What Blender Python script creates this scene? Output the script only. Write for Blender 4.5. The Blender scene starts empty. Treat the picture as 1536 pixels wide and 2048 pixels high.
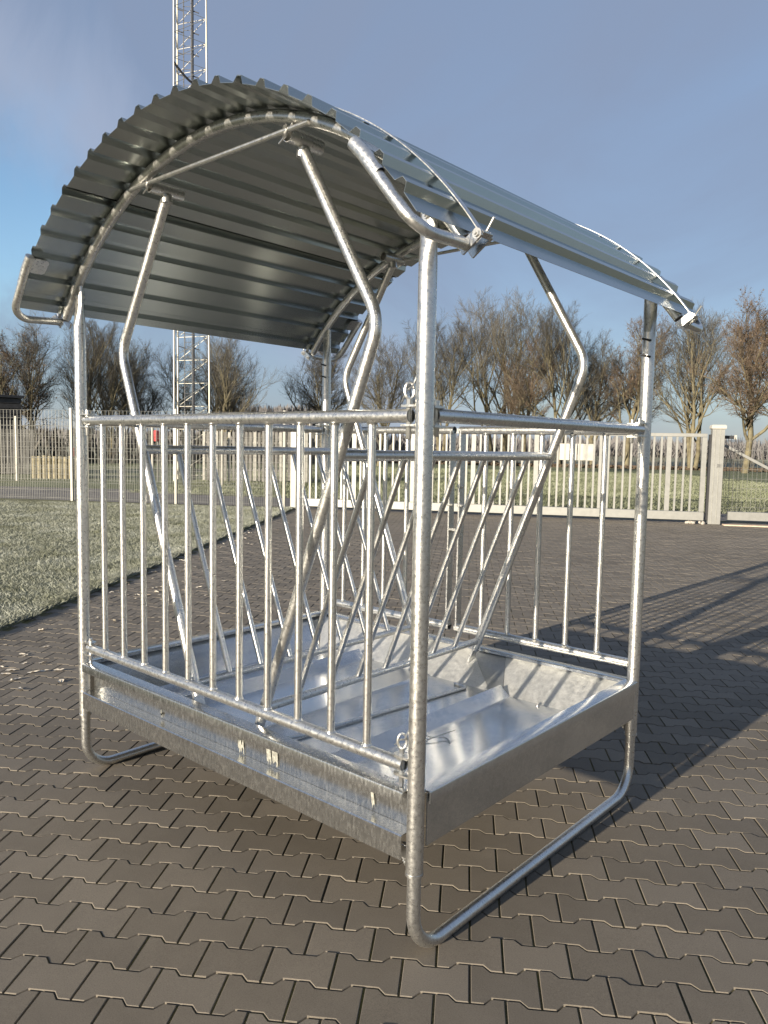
import bpy, bmesh, math, random
import numpy as np
from mathutils import Vector, Matrix

random.seed(7)
rng = np.random.default_rng(11)
C = bpy.context.scene.collection
SC = bpy.context.scene
R = math.radians

# ------------------------------------------------------------------ camera
CAM = (3.3794, -1.7517, 1.5759)
YAW, PIT, ROL = 0.7172, -0.0859, 0.0184
fw = Vector((-math.sin(YAW)*math.cos(PIT), math.cos(YAW)*math.cos(PIT), math.sin(PIT)))
rt0 = Vector((math.cos(YAW), math.sin(YAW), 0)); up0 = rt0.cross(fw)
rt = rt0*math.cos(ROL) + up0*math.sin(ROL)
up = up0*math.cos(ROL) - rt0*math.sin(ROL)
cam = bpy.data.cameras.new('camera'); camo = bpy.data.objects.new('camera', cam); C.objects.link(camo)
m = Matrix((rt, up, -fw)).transposed().to_4x4(); m.translation = Vector(CAM)
camo.matrix_world = m
cam.sensor_fit = 'VERTICAL'; cam.sensor_height = 36.0; cam.lens = 36.0*1536.7/2048
cam.clip_start = 0.05; cam.clip_end = 3000
SC.camera = camo

# ------------------------------------------------------------------ sun, sky, exposure
SUN_DIR = Vector((-0.040, -1.0, 0.198)).normalized()          # towards the sun
sun = bpy.data.lights.new('sun', 'SUN'); sun.energy = 4.6; sun.angle = R(0.5); sun.color = (1.0, 0.88, 0.71)
suno = bpy.data.objects.new('sun', sun); C.objects.link(suno)
suno.rotation_euler = (-SUN_DIR).to_track_quat('-Z', 'Y').to_euler(); suno.location = (0, -20, 10)

W = bpy.data.worlds.new('World'); SC.world = W; W.use_nodes = True
nt = W.node_tree; N = nt.nodes; L = nt.links; N.clear()
out = N.new('ShaderNodeOutputWorld'); bg = N.new('ShaderNodeBackground')
sky = N.new('ShaderNodeTexSky'); sky.sky_type = 'NISHITA'; sky.sun_disc = False
sky.sun_elevation = math.asin(SUN_DIR.z); sky.sun_rotation = math.atan2(SUN_DIR.x, SUN_DIR.y)
sky.air_density = 1.0; sky.dust_density = 0.5; sky.ozone_density = 2.5; sky.altitude = 0
tc = N.new('ShaderNodeTexCoord'); mp = N.new('ShaderNodeMapping')
mp.inputs['Rotation'].default_value = (R(20), R(35), R(40)); mp.inputs['Scale'].default_value = (1.0, 3.0, 2.0)
n1 = N.new('ShaderNodeTexNoise'); n1.inputs['Scale'].default_value = 1.7; n1.inputs['Detail'].default_value = 7; n1.inputs['Roughness'].default_value = 0.55
n1.inputs['Distortion'].default_value = 0.5
rp = N.new('ShaderNodeMapRange'); rp.inputs['From Min'].default_value = .36; rp.inputs['From Max'].default_value = .60
rp.inputs['To Min'].default_value = .72; rp.inputs['To Max'].default_value = .90
# a gap in the thin cloud, low in the west
gap = N.new('ShaderNodeVectorMath'); gap.operation = 'DISTANCE'; gap.inputs[1].default_value = (-.905, .362, .262)
gn_ = N.new('ShaderNodeTexNoise'); gn_.inputs['Scale'].default_value = 7; gn_.inputs['Detail'].default_value = 6; gn_.inputs['Roughness'].default_value = .6
gs = N.new('ShaderNodeMath'); gs.operation = 'MULTIPLY_ADD'; gs.inputs[1].default_value = .20
gm = N.new('ShaderNodeMapRange'); gm.interpolation_type = 'SMOOTHSTEP'
gm.inputs['From Min'].default_value = .15; gm.inputs['From Max'].default_value = .27; gm.inputs['To Min'].default_value = .05; gm.inputs['To Max'].default_value = 1.0
fm = N.new('ShaderNodeMath'); fm.operation = 'MULTIPLY'
mix = N.new('ShaderNodeMix'); mix.data_type = 'RGBA'
L.new(tc.outputs['Generated'], mp.inputs['Vector']); L.new(mp.outputs[0], n1.inputs['Vector']); L.new(n1.outputs['Fac'], rp.inputs['Value'])
L.new(tc.outputs['Generated'], gap.inputs[0]); L.new(mp.outputs[0], gn_.inputs['Vector'])
L.new(gn_.outputs['Fac'], gs.inputs[0]); L.new(gap.outputs['Value'], gs.inputs[2]); L.new(gs.outputs[0], gm.inputs['Value'])
L.new(rp.outputs[0], fm.inputs[0]); L.new(gm.outputs[0], fm.inputs[1])
L.new(fm.outputs[0], mix.inputs['Factor']); L.new(sky.outputs[0], mix.inputs['A'])
mix.inputs['B'].default_value = (1.12, 1.38, 1.96, 1)          # thin high cloud
# one brighter cirrus streamer across the sky
bd_ = N.new('ShaderNodeVectorMath'); bd_.operation = 'DOT_PRODUCT'; bd_.inputs[1].default_value = (-.5115, -.3935, -.7639)
ba = N.new('ShaderNodeMath'); ba.operation = 'ABSOLUTE'
bn = N.new('ShaderNodeTexNoise'); bn.inputs['Scale'].default_value = 2.6; bn.inputs['Detail'].default_value = 8; bn.inputs['Roughness'].default_value = .62; bn.inputs['Distortion'].default_value = .8
bs = N.new('ShaderNodeMath'); bs.operation = 'MULTIPLY_ADD'; bs.inputs[1].default_value = .16
bm0 = N.new('ShaderNodeMapRange'); bm0.interpolation_type = 'SMOOTHSTEP'
bm0.inputs['From Min'].default_value = .07; bm0.inputs['From Max'].default_value = .19; bm0.inputs['To Min'].default_value = .62; bm0.inputs['To Max'].default_value = 0
mix2 = N.new('ShaderNodeMix'); mix2.data_type = 'RGBA'; mix2.inputs['B'].default_value = (1.75, 2.05, 2.70, 1)
L.new(tc.outputs['Generated'], bd_.inputs[0]); L.new(bd_.outputs['Value'], ba.inputs[0]); L.new(mp.outputs[0], bn.inputs['Vector'])
L.new(bn.outputs['Fac'], bs.inputs[0]); L.new(ba.outputs[0], bs.inputs[2]); L.new(bs.outputs[0], bm0.inputs['Value'])
L.new(bm0.outputs[0], mix2.inputs['Factor']); L.new(mix.outputs['Result'], mix2.inputs['A'])
L.new(mix2.outputs['Result'], bg.inputs['Color']); bg.inputs['Strength'].default_value = 0.10
L.new(bg.outputs[0], out.inputs['Surface'])
SC.view_settings.view_transform = 'Standard'; SC.view_settings.look = 'None'; SC.view_settings.gamma = 1.0
SC.view_settings.use_curve_mapping = False
SC.view_settings.exposure = 1.25
SC.render.engine = 'CYCLES'; SC.cycles.max_bounces = 6; SC.cycles.transparent_max_bounces = 4

# ------------------------------------------------------------------ material helpers
def new_mat(name):
    mt = bpy.data.materials.new(name); mt.use_nodes = True
    n = mt.node_tree.nodes; b = n['Principled BSDF']
    return mt, n, mt.node_tree.links, b

def ramp(n, l, src, stops):
    r = n.new('ShaderNodeValToRGB'); e = r.color_ramp.elements
    while len(e) < len(stops): e.new(0.5)
    for k, (p, c) in enumerate(stops):
        e[k].position = p; e[k].color = (*c, 1) if len(c) == 3 else c
    l.new(src, r.inputs['Fac']); return r

def noise(n, l, vec, scale, detail=4, rough=0.55, dist=0.0):
    t = n.new('ShaderNodeTexNoise'); t.inputs['Scale'].default_value = scale; t.inputs['Detail'].default_value = detail
    t.inputs['Roughness'].default_value = rough; t.inputs['Distortion'].default_value = dist
    if vec is not None: l.new(vec, t.inputs['Vector'])
    return t

def pos(n): return n.new('ShaderNodeNewGeometry').outputs['Position']

def scaled(n, l, vec, s, rot=(0, 0, 0)):
    mp = n.new('ShaderNodeMapping'); mp.inputs['Scale'].default_value = s; mp.inputs['Rotation'].default_value = rot
    l.new(vec, mp.inputs['Vector']); return mp.outputs[0]

def galvanised(name, c0=(.58, .58, .565), c1=(.74, .735, .70), metal=0.95, r0=.23, r1=.42, sc=90, bump=.22, streak=True, stretch=(1, 1, 1)):
    mt, n, l, b = new_mat(name)
    p = pos(n)
    a = noise(n, l, scaled(n, l, p, stretch), sc, 5, .65)
    big = noise(n, l, p, 6.5, 3, .5)
    vor = n.new('ShaderNodeTexVoronoi'); vor.inputs['Scale'].default_value = 150; l.new(p, vor.inputs['Vector'])
    mx = n.new('ShaderNodeMath'); mx.operation = 'MULTIPLY_ADD'; mx.inputs[1].default_value = .35
    bw = n.new('ShaderNodeRGBToBW'); l.new(vor.outputs['Color'], bw.inputs[0]); l.new(bw.outputs[0], mx.inputs[0])
    sc2 = n.new('ShaderNodeMath'); sc2.operation = 'MULTIPLY'; sc2.inputs[1].default_value = .68
    l.new(a.outputs['Fac'], sc2.inputs[0]); l.new(sc2.outputs[0], mx.inputs[2])
    col = ramp(n, l, mx.outputs[0], [(.30, c0), (.70, c1)])
    mixc = n.new('ShaderNodeMix'); mixc.data_type = 'RGBA'; mixc.blend_type = 'MULTIPLY'; mixc.inputs['Factor'].default_value = .7
    bc = ramp(n, l, big.outputs['Fac'], [(.3, (.84, .85, .86)), (.65, (1, 1, 1))])
    l.new(col.outputs[0], mixc.inputs['A']); l.new(bc.outputs[0], mixc.inputs['B']); l.new(mixc.outputs['Result'], b.inputs['Base Color'])
    b.inputs['Metallic'].default_value = metal
    rr = n.new('ShaderNodeMapRange'); rr.inputs['From Min'].default_value = .3; rr.inputs['From Max'].default_value = .7
    rr.inputs['To Min'].default_value = r0; rr.inputs['To Max'].default_value = r1
    l.new(a.outputs['Fac'], rr.inputs['Value']); l.new(rr.outputs[0], b.inputs['Roughness'])
    bp = n.new('ShaderNodeBump'); bp.inputs['Strength'].default_value = bump; bp.inputs['Distance'].default_value = .0012
    if streak:
        st = noise(n, l, scaled(n, l, p, (14, 14, 160), (R(35), R(20), 0)), 3.0, 3, .6)
        l.new(st.outputs['Fac'], bp.inputs['Height'])
    else:
        l.new(a.outputs['Fac'], bp.inputs['Height'])
    l.new(bp.outputs[0], b.inputs['Normal'])
    return mt

def plain(name, col, rough=.6, metal=0., var=.18, sc=20, bump=.0, spec=None):
    mt, n, l, b = new_mat(name); p = pos(n)
    a = noise(n, l, p, sc, 4, .6)
    lo = tuple(c*(1-var) for c in col); hi = tuple(min(1, c*(1+var)) for c in col)
    r = ramp(n, l, a.outputs['Fac'], [(.3, lo), (.7, hi)]); l.new(r.outputs[0], b.inputs['Base Color'])
    b.inputs['Roughness'].default_value = rough; b.inputs['Metallic'].default_value = metal
    if spec is not None: b.inputs['Specular IOR Level'].default_value = spec
    if bump:
        bp = n.new('ShaderNodeBump'); bp.inputs['Strength'].default_value = bump; bp.inputs['Distance'].default_value = .01
        l.new(a.outputs['Fac'], bp.inputs['Height']); l.new(bp.outputs[0], b.inputs['Normal'])
    return mt

M = {}
M['tube'] = galvanised('galvanised_tube')
M['bar'] = galvanised('galvanised_bar', (.60, .60, .585), (.73, .725, .69), r0=.25, r1=.38, sc=90)
M['tray'] = galvanised('galvanised_tray', (.56, .58, .59), (.70, .71, .71), r0=.17, r1=.25, sc=40, bump=.01, streak=False)
M['beam'] = galvanised('galvanised_beam', (.50, .50, .485), (.66, .66, .64), metal=.98, r0=.17, r1=.32, sc=80, bump=.16, streak=False, stretch=(1.3, 1.3, .40))
M['sheet'] = plain('roof_sheet_zinc', (.45, .485, .47), .27, .96, .035, 3)
M['tray_bright'] = galvanised('galvanised_tray_scratched', (.66, .66, .63), (.80, .80, .77), metal=.85, r0=.40, r1=.60, sc=45, bump=.30, streak=True)
M['facet'] = galvanised('galvanised_tray_smooth_shaded', (.46, .48, .49), (.56, .57, .57), r0=.36, r1=.44, sc=26, bump=.01, streak=False)  # smooth zinc, darkened to paint the shade of a fold modelled flat
M['bolt'] = plain('zinc_bolt', (.62, .62, .60), .3, .95, .1, 60)
M['alu'] = plain('brushed_aluminium', (.30, .302, .285), .5, .55, .08, 9)
M['mesh'] = plain('fence_rod_zinc', (.32, .32, .29), .5, .5, .15, 5)
M['pale'] = plain('pale_fence_post', (.27, .265, .24), .55, .4, .12, 5)
M['mast'] = plain('mast_zinc', (.42, .40, .34), .5, .5, .1, 3)
M['mast_dark'] = plain('mast_grey', (.16, .16, .16), .55, .4, .2, 3)
M['dark'] = plain('dark_steel', (.035, .036, .04), .5, .3, .2, 5)
M['plank'] = plain('dark_cladding', (.035, .034, .034), .6, 0, .35, 4)
M['stake'] = plain('weathered_stake', (.25, .22, .14), .9, 0, .35, 6)
M['slat'] = plain('grey_timber_slat', (.155, .15, .138), .85, 0, .35, 3)
M['white'] = plain('white_board', (.42, .41, .37), .5, 0, .05, 3)
M['red'] = plain('red_marking', (.5, .05, .05), .5, 0, .1, 3)
M['plinth'] = plain('concrete_strip', (.45, .36, .27), .85, 0, .2, 8)
M['gravel'] = plain('gravel_stone', (.38, .35, .31), .9, 0, .3, 20)
M['hedge'] = plain('dry_leaf_bank', (.075, .055, .035), .95, 0, .5, 1.5)

def bark(name, lo, hi):
    mt, n, l, b = new_mat(name); p = pos(n)
    a = noise(n, l, p, 2.2, 4, .6); r = ramp(n, l, a.outputs['Fac'], [(.35, lo), (.68, hi)])
    l.new(r.outputs[0], b.inputs['Base Color']); b.inputs['Roughness'].default_value = .9; b.inputs['Specular IOR Level'].default_value = .2
    return mt
M['bark'] = bark('bark', (.095, .083, .056), (.19, .17, .108))
M['twig'] = bark('twigs', (.060, .057, .050), (.108, .100, .085))
M['rust_twig'] = bark('rusty_leaf_twigs', (.080, .063, .048), (.135, .098, .069))
M['far_wood'] = bark('far_wood', (.12, .115, .115), (.165, .158, .155))

def paver_mat():
    mt, n, l, b = new_mat('concrete_paver'); p = pos(n)
    at = n.new('ShaderNodeAttribute'); at.attribute_name = 'tone'
    big = noise(n, l, p, .55, 4, .6); fine = noise(n, l, p, 260, 4, .75); mid = noise(n, l, p, 9, 5, .65)
    s1 = n.new('ShaderNodeMath'); s1.operation = 'MULTIPLY_ADD'; s1.inputs[1].default_value = .36
    l.new(at.outputs['Fac'], s1.inputs[0])
    s2 = n.new('ShaderNodeMath'); s2.operation = 'MULTIPLY_ADD'; s2.inputs[1].default_value = .52; l.new(big.outputs['Fac'], s2.inputs[0])
    s3 = n.new('ShaderNodeMath'); s3.operation = 'MULTIPLY_ADD'; s3.inputs[1].default_value = .30; s3.inputs[2].default_value = 0
    l.new(mid.outputs['Fac'], s3.inputs[0]); l.new(s3.outputs[0], s2.inputs[2]); l.new(s2.outputs[0], s1.inputs[2])
    r = ramp(n, l, s1.outputs[0], [(.28, (.122, .106, .084)), (.72, (.185, .162, .131))])
    sp = ramp(n, l, fine.outputs['Fac'], [(.34, (.70, .70, .70)), (.50, (1, 1, 1)), (.66, (1.10, 1.10, 1.08)), (.72, (2.3, 2.25, 2.1))])
    mx = n.new('ShaderNodeMix'); mx.data_type = 'RGBA'; mx.blend_type = 'MULTIPLY'; mx.inputs['Factor'].default_value = 1
    l.new(r.outputs[0], mx.inputs['A']); l.new(sp.outputs[0], mx.inputs['B']); l.new(mx.outputs['Result'], b.inputs['Base Color'])
    b.inputs['Roughness'].default_value = .78; b.inputs['Specular IOR Level'].default_value = .35
    bp = n.new('ShaderNodeBump'); bp.inputs['Strength'].default_value = .35; bp.inputs['Distance'].default_value = .0015
    l.new(fine.outputs['Fac'], bp.inputs['Height']); l.new(bp.outputs[0], b.inputs['Normal'])
    return mt
M['paver'] = paver_mat()

def joint_mat():
    mt, n, l, b = new_mat('joint_sand_and_moss'); p = pos(n)
    a = noise(n, l, p, 3.0, 4, .6); f = noise(n, l, p, 160, 3, .7)
    r = ramp(n, l, a.outputs['Fac'], [(.38, (.105, .085, .058)), (.60, (.115, .104, .034))])
    mx = n.new('ShaderNodeMix'); mx.data_type = 'RGBA'; mx.blend_type = 'MULTIPLY'; mx.inputs['Factor'].default_value = 1
    fr = ramp(n, l, f.outputs['Fac'], [(.3, (.45, .45, .45)), (.7, (1.5, 1.5, 1.4))])
    l.new(r.outputs[0], mx.inputs['A']); l.new(fr.outputs[0], mx.inputs['B']); l.new(mx.outputs['Result'], b.inputs['Base Color'])
    b.inputs['Roughness'].default_value = .95
    bp = n.new('ShaderNodeBump'); bp.inputs['Strength'].default_value = 1; bp.inputs['Distance'].default_value = .004
    l.new(f.outputs['Fac'], bp.inputs['Height']); l.new(bp.outputs[0], b.inputs['Normal'])
    return mt
M['joint'] = joint_mat()

def grass_mat(name, soil=False, hi=(.40, .41, .30), lo=(.13, .135, .06), sc=1.4, bump=0):
    mt, n, l, b = new_mat(name); p = pos(n)
    a = noise(n, l, p, sc, 5, .62); f = noise(n, l, p, 40 if not soil else 14, 4, .7)
    ad = n.new('ShaderNodeMath'); ad.operation = 'MULTIPLY_ADD'; ad.inputs[1].default_value = .5
    h = n.new('ShaderNodeMath'); h.operation = 'MULTIPLY'; h.inputs[1].default_value = .5; l.new(f.outputs['Fac'], h.inputs[0])
    l.new(a.outputs['Fac'], ad.inputs[0]); l.new(h.outputs[0], ad.inputs[2])
    r = ramp(n, l, ad.outputs[0], [(.36, lo), (.60, hi)])
    l.new(r.outputs[0], b.inputs['Base Color']); b.inputs['Roughness'].default_value = .85; b.inputs['Specular IOR Level'].default_value = .25
    if bump:
        bp = n.new('ShaderNodeBump'); bp.inputs['Strength'].default_value = 1; bp.inputs['Distance'].default_value = bump
        l.new(f.outputs['Fac'], bp.inputs['Height']); l.new(bp.outputs[0], b.inputs['Normal'])
    return mt
M['blade'] = grass_mat('frosted_grass_blades', hi=(.36, .375, .33), lo=(.12, .128, .07))
M['meadow_blade'] = grass_mat('meadow_blades', hi=(.25, .265, .19), lo=(.09, .105, .045), sc=.5)
M['turf'] = grass_mat('turf_soil', True, hi=(.22, .22, .13), lo=(.08, .075, .035), bump=.02)
M['meadow'] = grass_mat('frosted_meadow', True, hi=(.21, .225, .14), lo=(.085, .10, .04), sc=.35, bump=.05)
M['field'] = grass_mat('far_field', True, hi=(.26, .26, .18), lo=(.17, .16, .10), sc=.05)
M['road'] = plain('brick_road', (.34, .20, .14), .85, 0, .2, 1.2)
M['drive'] = plain('drive_surface', (.15, .135, .12), .85, 0, .3, 2.5, .3)
M['leaf'] = plain('frosted_dead_leaf', (.60, .54, .44), .8, 0, .35, 60)

# ------------------------------------------------------------------ mesh helpers
class MB:
    def __init__(s): s.v = []; s.f = []; s.c = []
    def add(s, vs, fs):
        o = len(s.v); s.c.append((o, len(s.f))); s.v.extend([tuple(q) for q in vs]); s.f.extend([tuple(i+o for i in f) for f in fs]); return s
    def tube(s, pts, r, n=14, cap=True, wall=0.0, radii=None):
        pts = [Vector(q) for q in pts]; k = len(pts)
        tang = []
        for i in range(k):
            a = pts[max(0, i-1)]; b = pts[min(k-1, i+1)]; tang.append((b-a).normalized())
        t = tang[0]; ref = Vector((0, 0, 1)) if abs(t.z) < .9 else Vector((1, 0, 0))
        u = (ref - t*ref.dot(t)).normalized(); vs = []; fs = []
        for i in range(k):
            t = tang[i]; u = (u - t*u.dot(t)).normalized(); w = t.cross(u)
            ri = radii[i] if radii else r
            for j in range(n):
                a = 2*math.pi*j/n; vs.append(pts[i] + (u*math.cos(a) + w*math.sin(a))*ri)
        for i in range(k-1):
            for j in range(n):
                j2 = (j+1) % n; fs.append((i*n+j, i*n+j2, (i+1)*n+j2, (i+1)*n+j))
        if wall:                                                 # open pipe: inner wall a little way in
            for end in (0, k-1):
                base = end*n; t = tang[end]*(1 if end == 0 else -1); o = len(vs)
                for j in range(n): vs.append(pts[end] + (vs[base+j]-pts[end])*((r-wall)/r))
                for j in range(n): vs.append(vs[o+j] + t*r*2.2)
                for j in range(n):
                    j2 = (j+1) % n
                    q = [(base+j, o+j, o+j2, base+j2), (o+j, o+n+j, o+n+j2, o+j2)]
                    fs += q if end == 0 else [x[::-1] for x in q]
                cap_f = tuple(o+n+j for j in range(n)); fs.append(cap_f if end else cap_f[::-1])
        elif cap:
            fs.append(tuple(range(n))[::-1]); fs.append(tuple((k-1)*n+j for j in range(n)))
        return s.add(vs, fs)
    def box(s, c, size, rot=None, bev=0.0):
        c = Vector(c); hx, hy, hz = (q/2 for q in size); rot = rot or Matrix.Identity(3)
        if bev:
            b = bev; vs = []
            for z, i in ((-hz, b), (-hz+b, 0), (hz-b, 0), (hz, b)):
                vs += [(-hx+i, -hy+i, z), (hx-i, -hy+i, z), (hx-i, hy-i, z), (-hx+i, hy-i, z)]
            fs = [(3, 2, 1, 0), (12, 13, 14, 15)]
            for k in range(3):
                for j in range(4): fs.append((k*4+j, k*4+(j+1) % 4, k*4+4+(j+1) % 4, k*4+4+j))
        else:
            vs = [(x, y, z) for z in (-hz, hz) for x, y in ((-hx, -hy), (hx, -hy), (hx, hy), (-hx, hy))]
            fs = [(3, 2, 1, 0), (4, 5, 6, 7)] + [(j, (j+1) % 4, 4+(j+1) % 4, 4+j) for j in range(4)]
        return s.add([c + rot @ Vector(q) for q in vs], fs)
    def slab(s, poly, d):                                        # polygon pushed along the vector d
        poly = [Vector(q) for q in poly]; d = Vector(d); n = len(poly)
        nrm = Vector((0, 0, 0))
        for i in range(n): nrm += (poly[i]-poly[0]).cross(poly[(i+1) % n]-poly[0])
        if nrm.dot(d) < 0: poly = poly[::-1]
        vs = poly + [q+d for q in poly]
        return s.add(vs, [tuple(range(n))[::-1], tuple(range(n, 2*n))] + [(i, (i+1) % n, n+(i+1) % n, n+i) for i in range(n)])
    def strip(s, a, b, d):                                       # ribbon a->b thickened by the vector d
        a = [Vector(q) for q in a]; b = [Vector(q) for q in b]; d = Vector(d); n = len(a)
        vs = a + b + [q+d for q in a] + [q+d for q in b]; fs = []
        for i in range(n-1):
            fs += [(i, i+1, n+i+1, n+i), (2*n+i, 3*n+i, 3*n+i+1, 2*n+i+1), (i, 2*n+i, 2*n+i+1, i+1), (n+i, n+i+1, 3*n+i+1, 3*n+i)]
        fs += [(0, n, 3*n, 2*n), (n-1, 3*n-1, 4*n-1, 2*n-1)]
        return s.add(vs, fs)
    def hexbolt(s, c, axis, r=.009, h=.007):
        axis = Vector(axis).normalized(); c = Vector(c)
        s.tube([c, c+axis*h*.35], r*1.45, 12); s.tube([c+axis*h*.35, c+axis*h*1.35], r, 6)
        s.tube([c+axis*h*1.35, c+axis*h*2.1], r*.5, 8); return s
    def mesh(s, name, mat, ang=32):
        me = bpy.data.meshes.new(name); me.from_pydata(s.v, [], s.f); me.materials.append(mat)
        me.polygons.foreach_set('use_smooth', [True]*len(me.polygons)); me.set_sharp_from_angle(angle=R(ang)); me.update()
        return me
    def build(s, name, mat, parent=None, ang=32):
        return link(name, s.mesh(name, mat, ang), parent)
    def build_each(s, name, mat, parent=None, ang=32, gap=.02):
        """pieces that lie apart become objects of their own"""
        k = len(s.c); ve = [c[0] for c in s.c]+[len(s.v)]; fe = [c[1] for c in s.c]+[len(s.f)]
        V_ = np.array(s.v); lo = [V_[ve[i]:ve[i+1]].min(0) for i in range(k)]; hi = [V_[ve[i]:ve[i+1]].max(0) for i in range(k)]
        g = list(range(k))
        for i in range(k):
            for j in range(i):
                if np.linalg.norm(np.maximum(0, np.maximum(lo[i]-hi[j], lo[j]-hi[i]))) < gap*.25:
                    a, b_ = g[i], g[j]; g = [b_ if q == a else q for q in g]
        outl = []
        for q in sorted(set(g)):
            m_ = MB()
            for i in range(k):
                if g[i] == q: m_.add(s.v[ve[i]:ve[i+1]], [tuple(x-ve[i] for x in f_) for f_ in s.f[fe[i]:fe[i+1]]])
            outl.append(m_.build(name, mat, parent, ang))
        return outl

def link(name, me, parent=None):
    o = bpy.data.objects.new(name, me); C.objects.link(o)
    if parent is not None:
        o.parent = parent; o.matrix_parent_inverse = PINV.get(parent.name, Matrix.Identity(4))
    return o
PINV = {}
def thing(name, label, cat, loc=(0, 0, 0), group=None):
    o = bpy.data.objects.new(name, None); C.objects.link(o); o.location = loc; o.empty_display_size = .3
    o['label'] = label; o['category'] = cat
    if group: o['group'] = group
    PINV[o.name] = Matrix.Translation(-Vector(loc)); return o
def tag(o, label=None, cat=None, group=None, kind=None):
    for k, v in (('label', label), ('category', cat), ('group', group), ('kind', kind)):
        if v: o[k] = v
    return o
def recenter(o):                                                 # origin of a top-level mesh to its base
    me = o.data; n = len(me.vertices); a = np.empty(n*3, 'f'); me.vertices.foreach_get('co', a); a = a.reshape(-1, 3)
    c = np.array([(a[:, 0].min()+a[:, 0].max())/2, (a[:, 1].min()+a[:, 1].max())/2, a[:, 2].min()]); a -= c
    me.vertices.foreach_set('co', a.ravel()); me.update(); o.location = c; return o

def fillet(pts, rad, n=7):
    pts = [Vector(q) for q in pts]; outp = [pts[0]]
    for i in range(1, len(pts)-1):
        p = pts[i]; a = (pts[i-1]-p); b = (pts[i+1]-p); la, lb = a.length, b.length; a.normalize(); b.normalize()
        ang = a.angle(b)
        rr = rad[i-1] if isinstance(rad, (list, tuple)) else rad
        d = min(rr/math.tan(ang/2), la*.49, lb*.49); rr = d*math.tan(ang/2)
        c = p + (a+b).normalized()*(rr/math.sin(ang/2))
        s0 = p+a*d-c; s1 = p+b*d-c; tot = s0.angle(s1)
        for k in range(n+1):
            t = k/n; q = (s0*math.sin((1-t)*tot) + s1*math.sin(t*tot))/math.sin(tot); outp.append(c+q)
    outp.append(pts[-1]); return outp

def fast_mesh(name, v, f, mat, smooth=False, tone=None):
    """v (n,3), f (m,k) index array, k the same for all faces"""
    me = bpy.data.meshes.new(name); v = np.asarray(v, 'f'); f = np.asarray(f, 'i'); k = f.shape[1]
    me.vertices.add(len(v)); me.vertices.foreach_set('co', v.ravel())
    me.loops.add(f.size); me.loops.foreach_set('vertex_index', f.ravel())
    me.polygons.add(len(f)); me.polygons.foreach_set('loop_start', np.arange(len(f), dtype='i')*k)
    me.polygons.foreach_set('use_smooth', np.full(len(f), bool(smooth)))
    me.materials.append(mat)
    if tone is not None:
        at = me.attributes.new('tone', 'FLOAT', 'FACE'); at.data.foreach_set('value', np.asarray(tone, 'f'))
    me.update(calc_edges=True); return me

def project(P):                                                  # for choosing what the frame shows
    P = np.asarray(P, float); d = P - np.array(CAM); z = d @ np.array(fw)
    return 768+1536.7*(d @ np.array(rt))/z, 1024-1536.7*(d @ np.array(up))/z, z

# ------------------------------------------------------------------ the ground
LE0 = np.array([-3.07, .864]); LE1 = np.array([-10.62, 10.96])   # edge between lawn and paving
ld = (LE1-LE0)/np.linalg.norm(LE1-LE0); ln = np.array([-ld[1], ld[0]])   # ln points into the lawn
GA = np.array([-10.55, 10.95]); GB = np.array([-2.35, 15.40]); gd = (GB-GA)/np.linalg.norm(GB-GA); gn = np.array([-gd[1], gd[0]])

def sheet(name, poly, z, mat, thick=None):
    b = MB(); b.slab([(x, y, z) for x, y in poly], (0, 0, thick or -.002)) if thick else b.add([(x, y, z) for x, y in poly], [tuple(range(len(poly)))])
    o = b.build(name, mat); return tag(o, kind='structure')
sheet('far_field', [(-900, -500), (900, -500), (900, 1200), (-900, 1200)], -.10, M['field'])
f0 = GA - gd*40 + gn*3.5; f1 = GB + gd*60 + gn*3.5
sheet('meadow', [tuple(f0), tuple(f1), tuple(f1+gn*49), tuple(f0+gn*49)], -.03, M['meadow'])
g0 = GA - gd*40; g1 = GB + gd*60
sheet('service_road', [tuple(g0-gn*0), tuple(g1), tuple(g1+gn*3.6), tuple(g0+gn*3.6)], -.022, M['drive'])
sheet('brick_road', [tuple(f0+gn*54), tuple(f1+gn*54), tuple(f1+gn*68), tuple(f0+gn*68)], -.06, M['road'])
# paved yard: the bed and its joint sand
E0 = LE0 - ld*14; E1 = LE1
yard = sheet('paved_yard', [tuple(E0), (14, -14), (22, 12), tuple(GB+gd*16), tuple(GB+gd*16+gn*1.2), tuple(GA+gn*1.2), tuple(E1)], -.0062, M['joint'])
yard['label'] = 'brown interlocking concrete pavers of the yard'

# pavers: double-T stones, 204 x 165 mm, rows 139.5 mm apart
PA = R(34.9); e1 = np.array([math.cos(PA), math.sin(PA)]); en = np.array([-e1[1], e1[0]])
PP, PQ, GAP = .204, .1395, .0058
S0, T0 = .4895, -.99-.081
def paver_outline(sh):
    w, wn, h = .0825-GAP/2-sh, .0575-GAP/2-sh, PP/2-GAP/2-sh
    a, b = PP/2-.0395, PP/2-.0620; k = sh*.45
    top = [(-h, w), (-a-k*.2, w), (-b-k, wn), (b+k, wn), (a+k*.2, w), (h, w)]
    return top + [(x, -y) for x, y in top[::-1]]
oA, oB, oC = paver_outline(.0), paver_outline(.0006), paver_outline(.0022)
def paver_template():
    n = 12; vs = [(x, y, -.0140) for x, y in oA] + [(x, y, -.0018) for x, y in oB] + [(x, y, .0) for x, y in oC]
    quads = []
    for lvl in (0, 1):
        for i in range(n): quads.append((lvl*n+i, lvl*n+n+i, lvl*n+n+(i+1) % n, lvl*n+(i+1) % n))
    t = 2*n                                                     # top as quads: 0..5 upper edge, 11..6 lower edge
    for i in range(5): quads.append((t+i, t+11-i, t+10-i, t+i+1))
    return np.array(vs), np.array([q[::-1] if False else q for q in quads])
pv, pf = paver_template()
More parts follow.
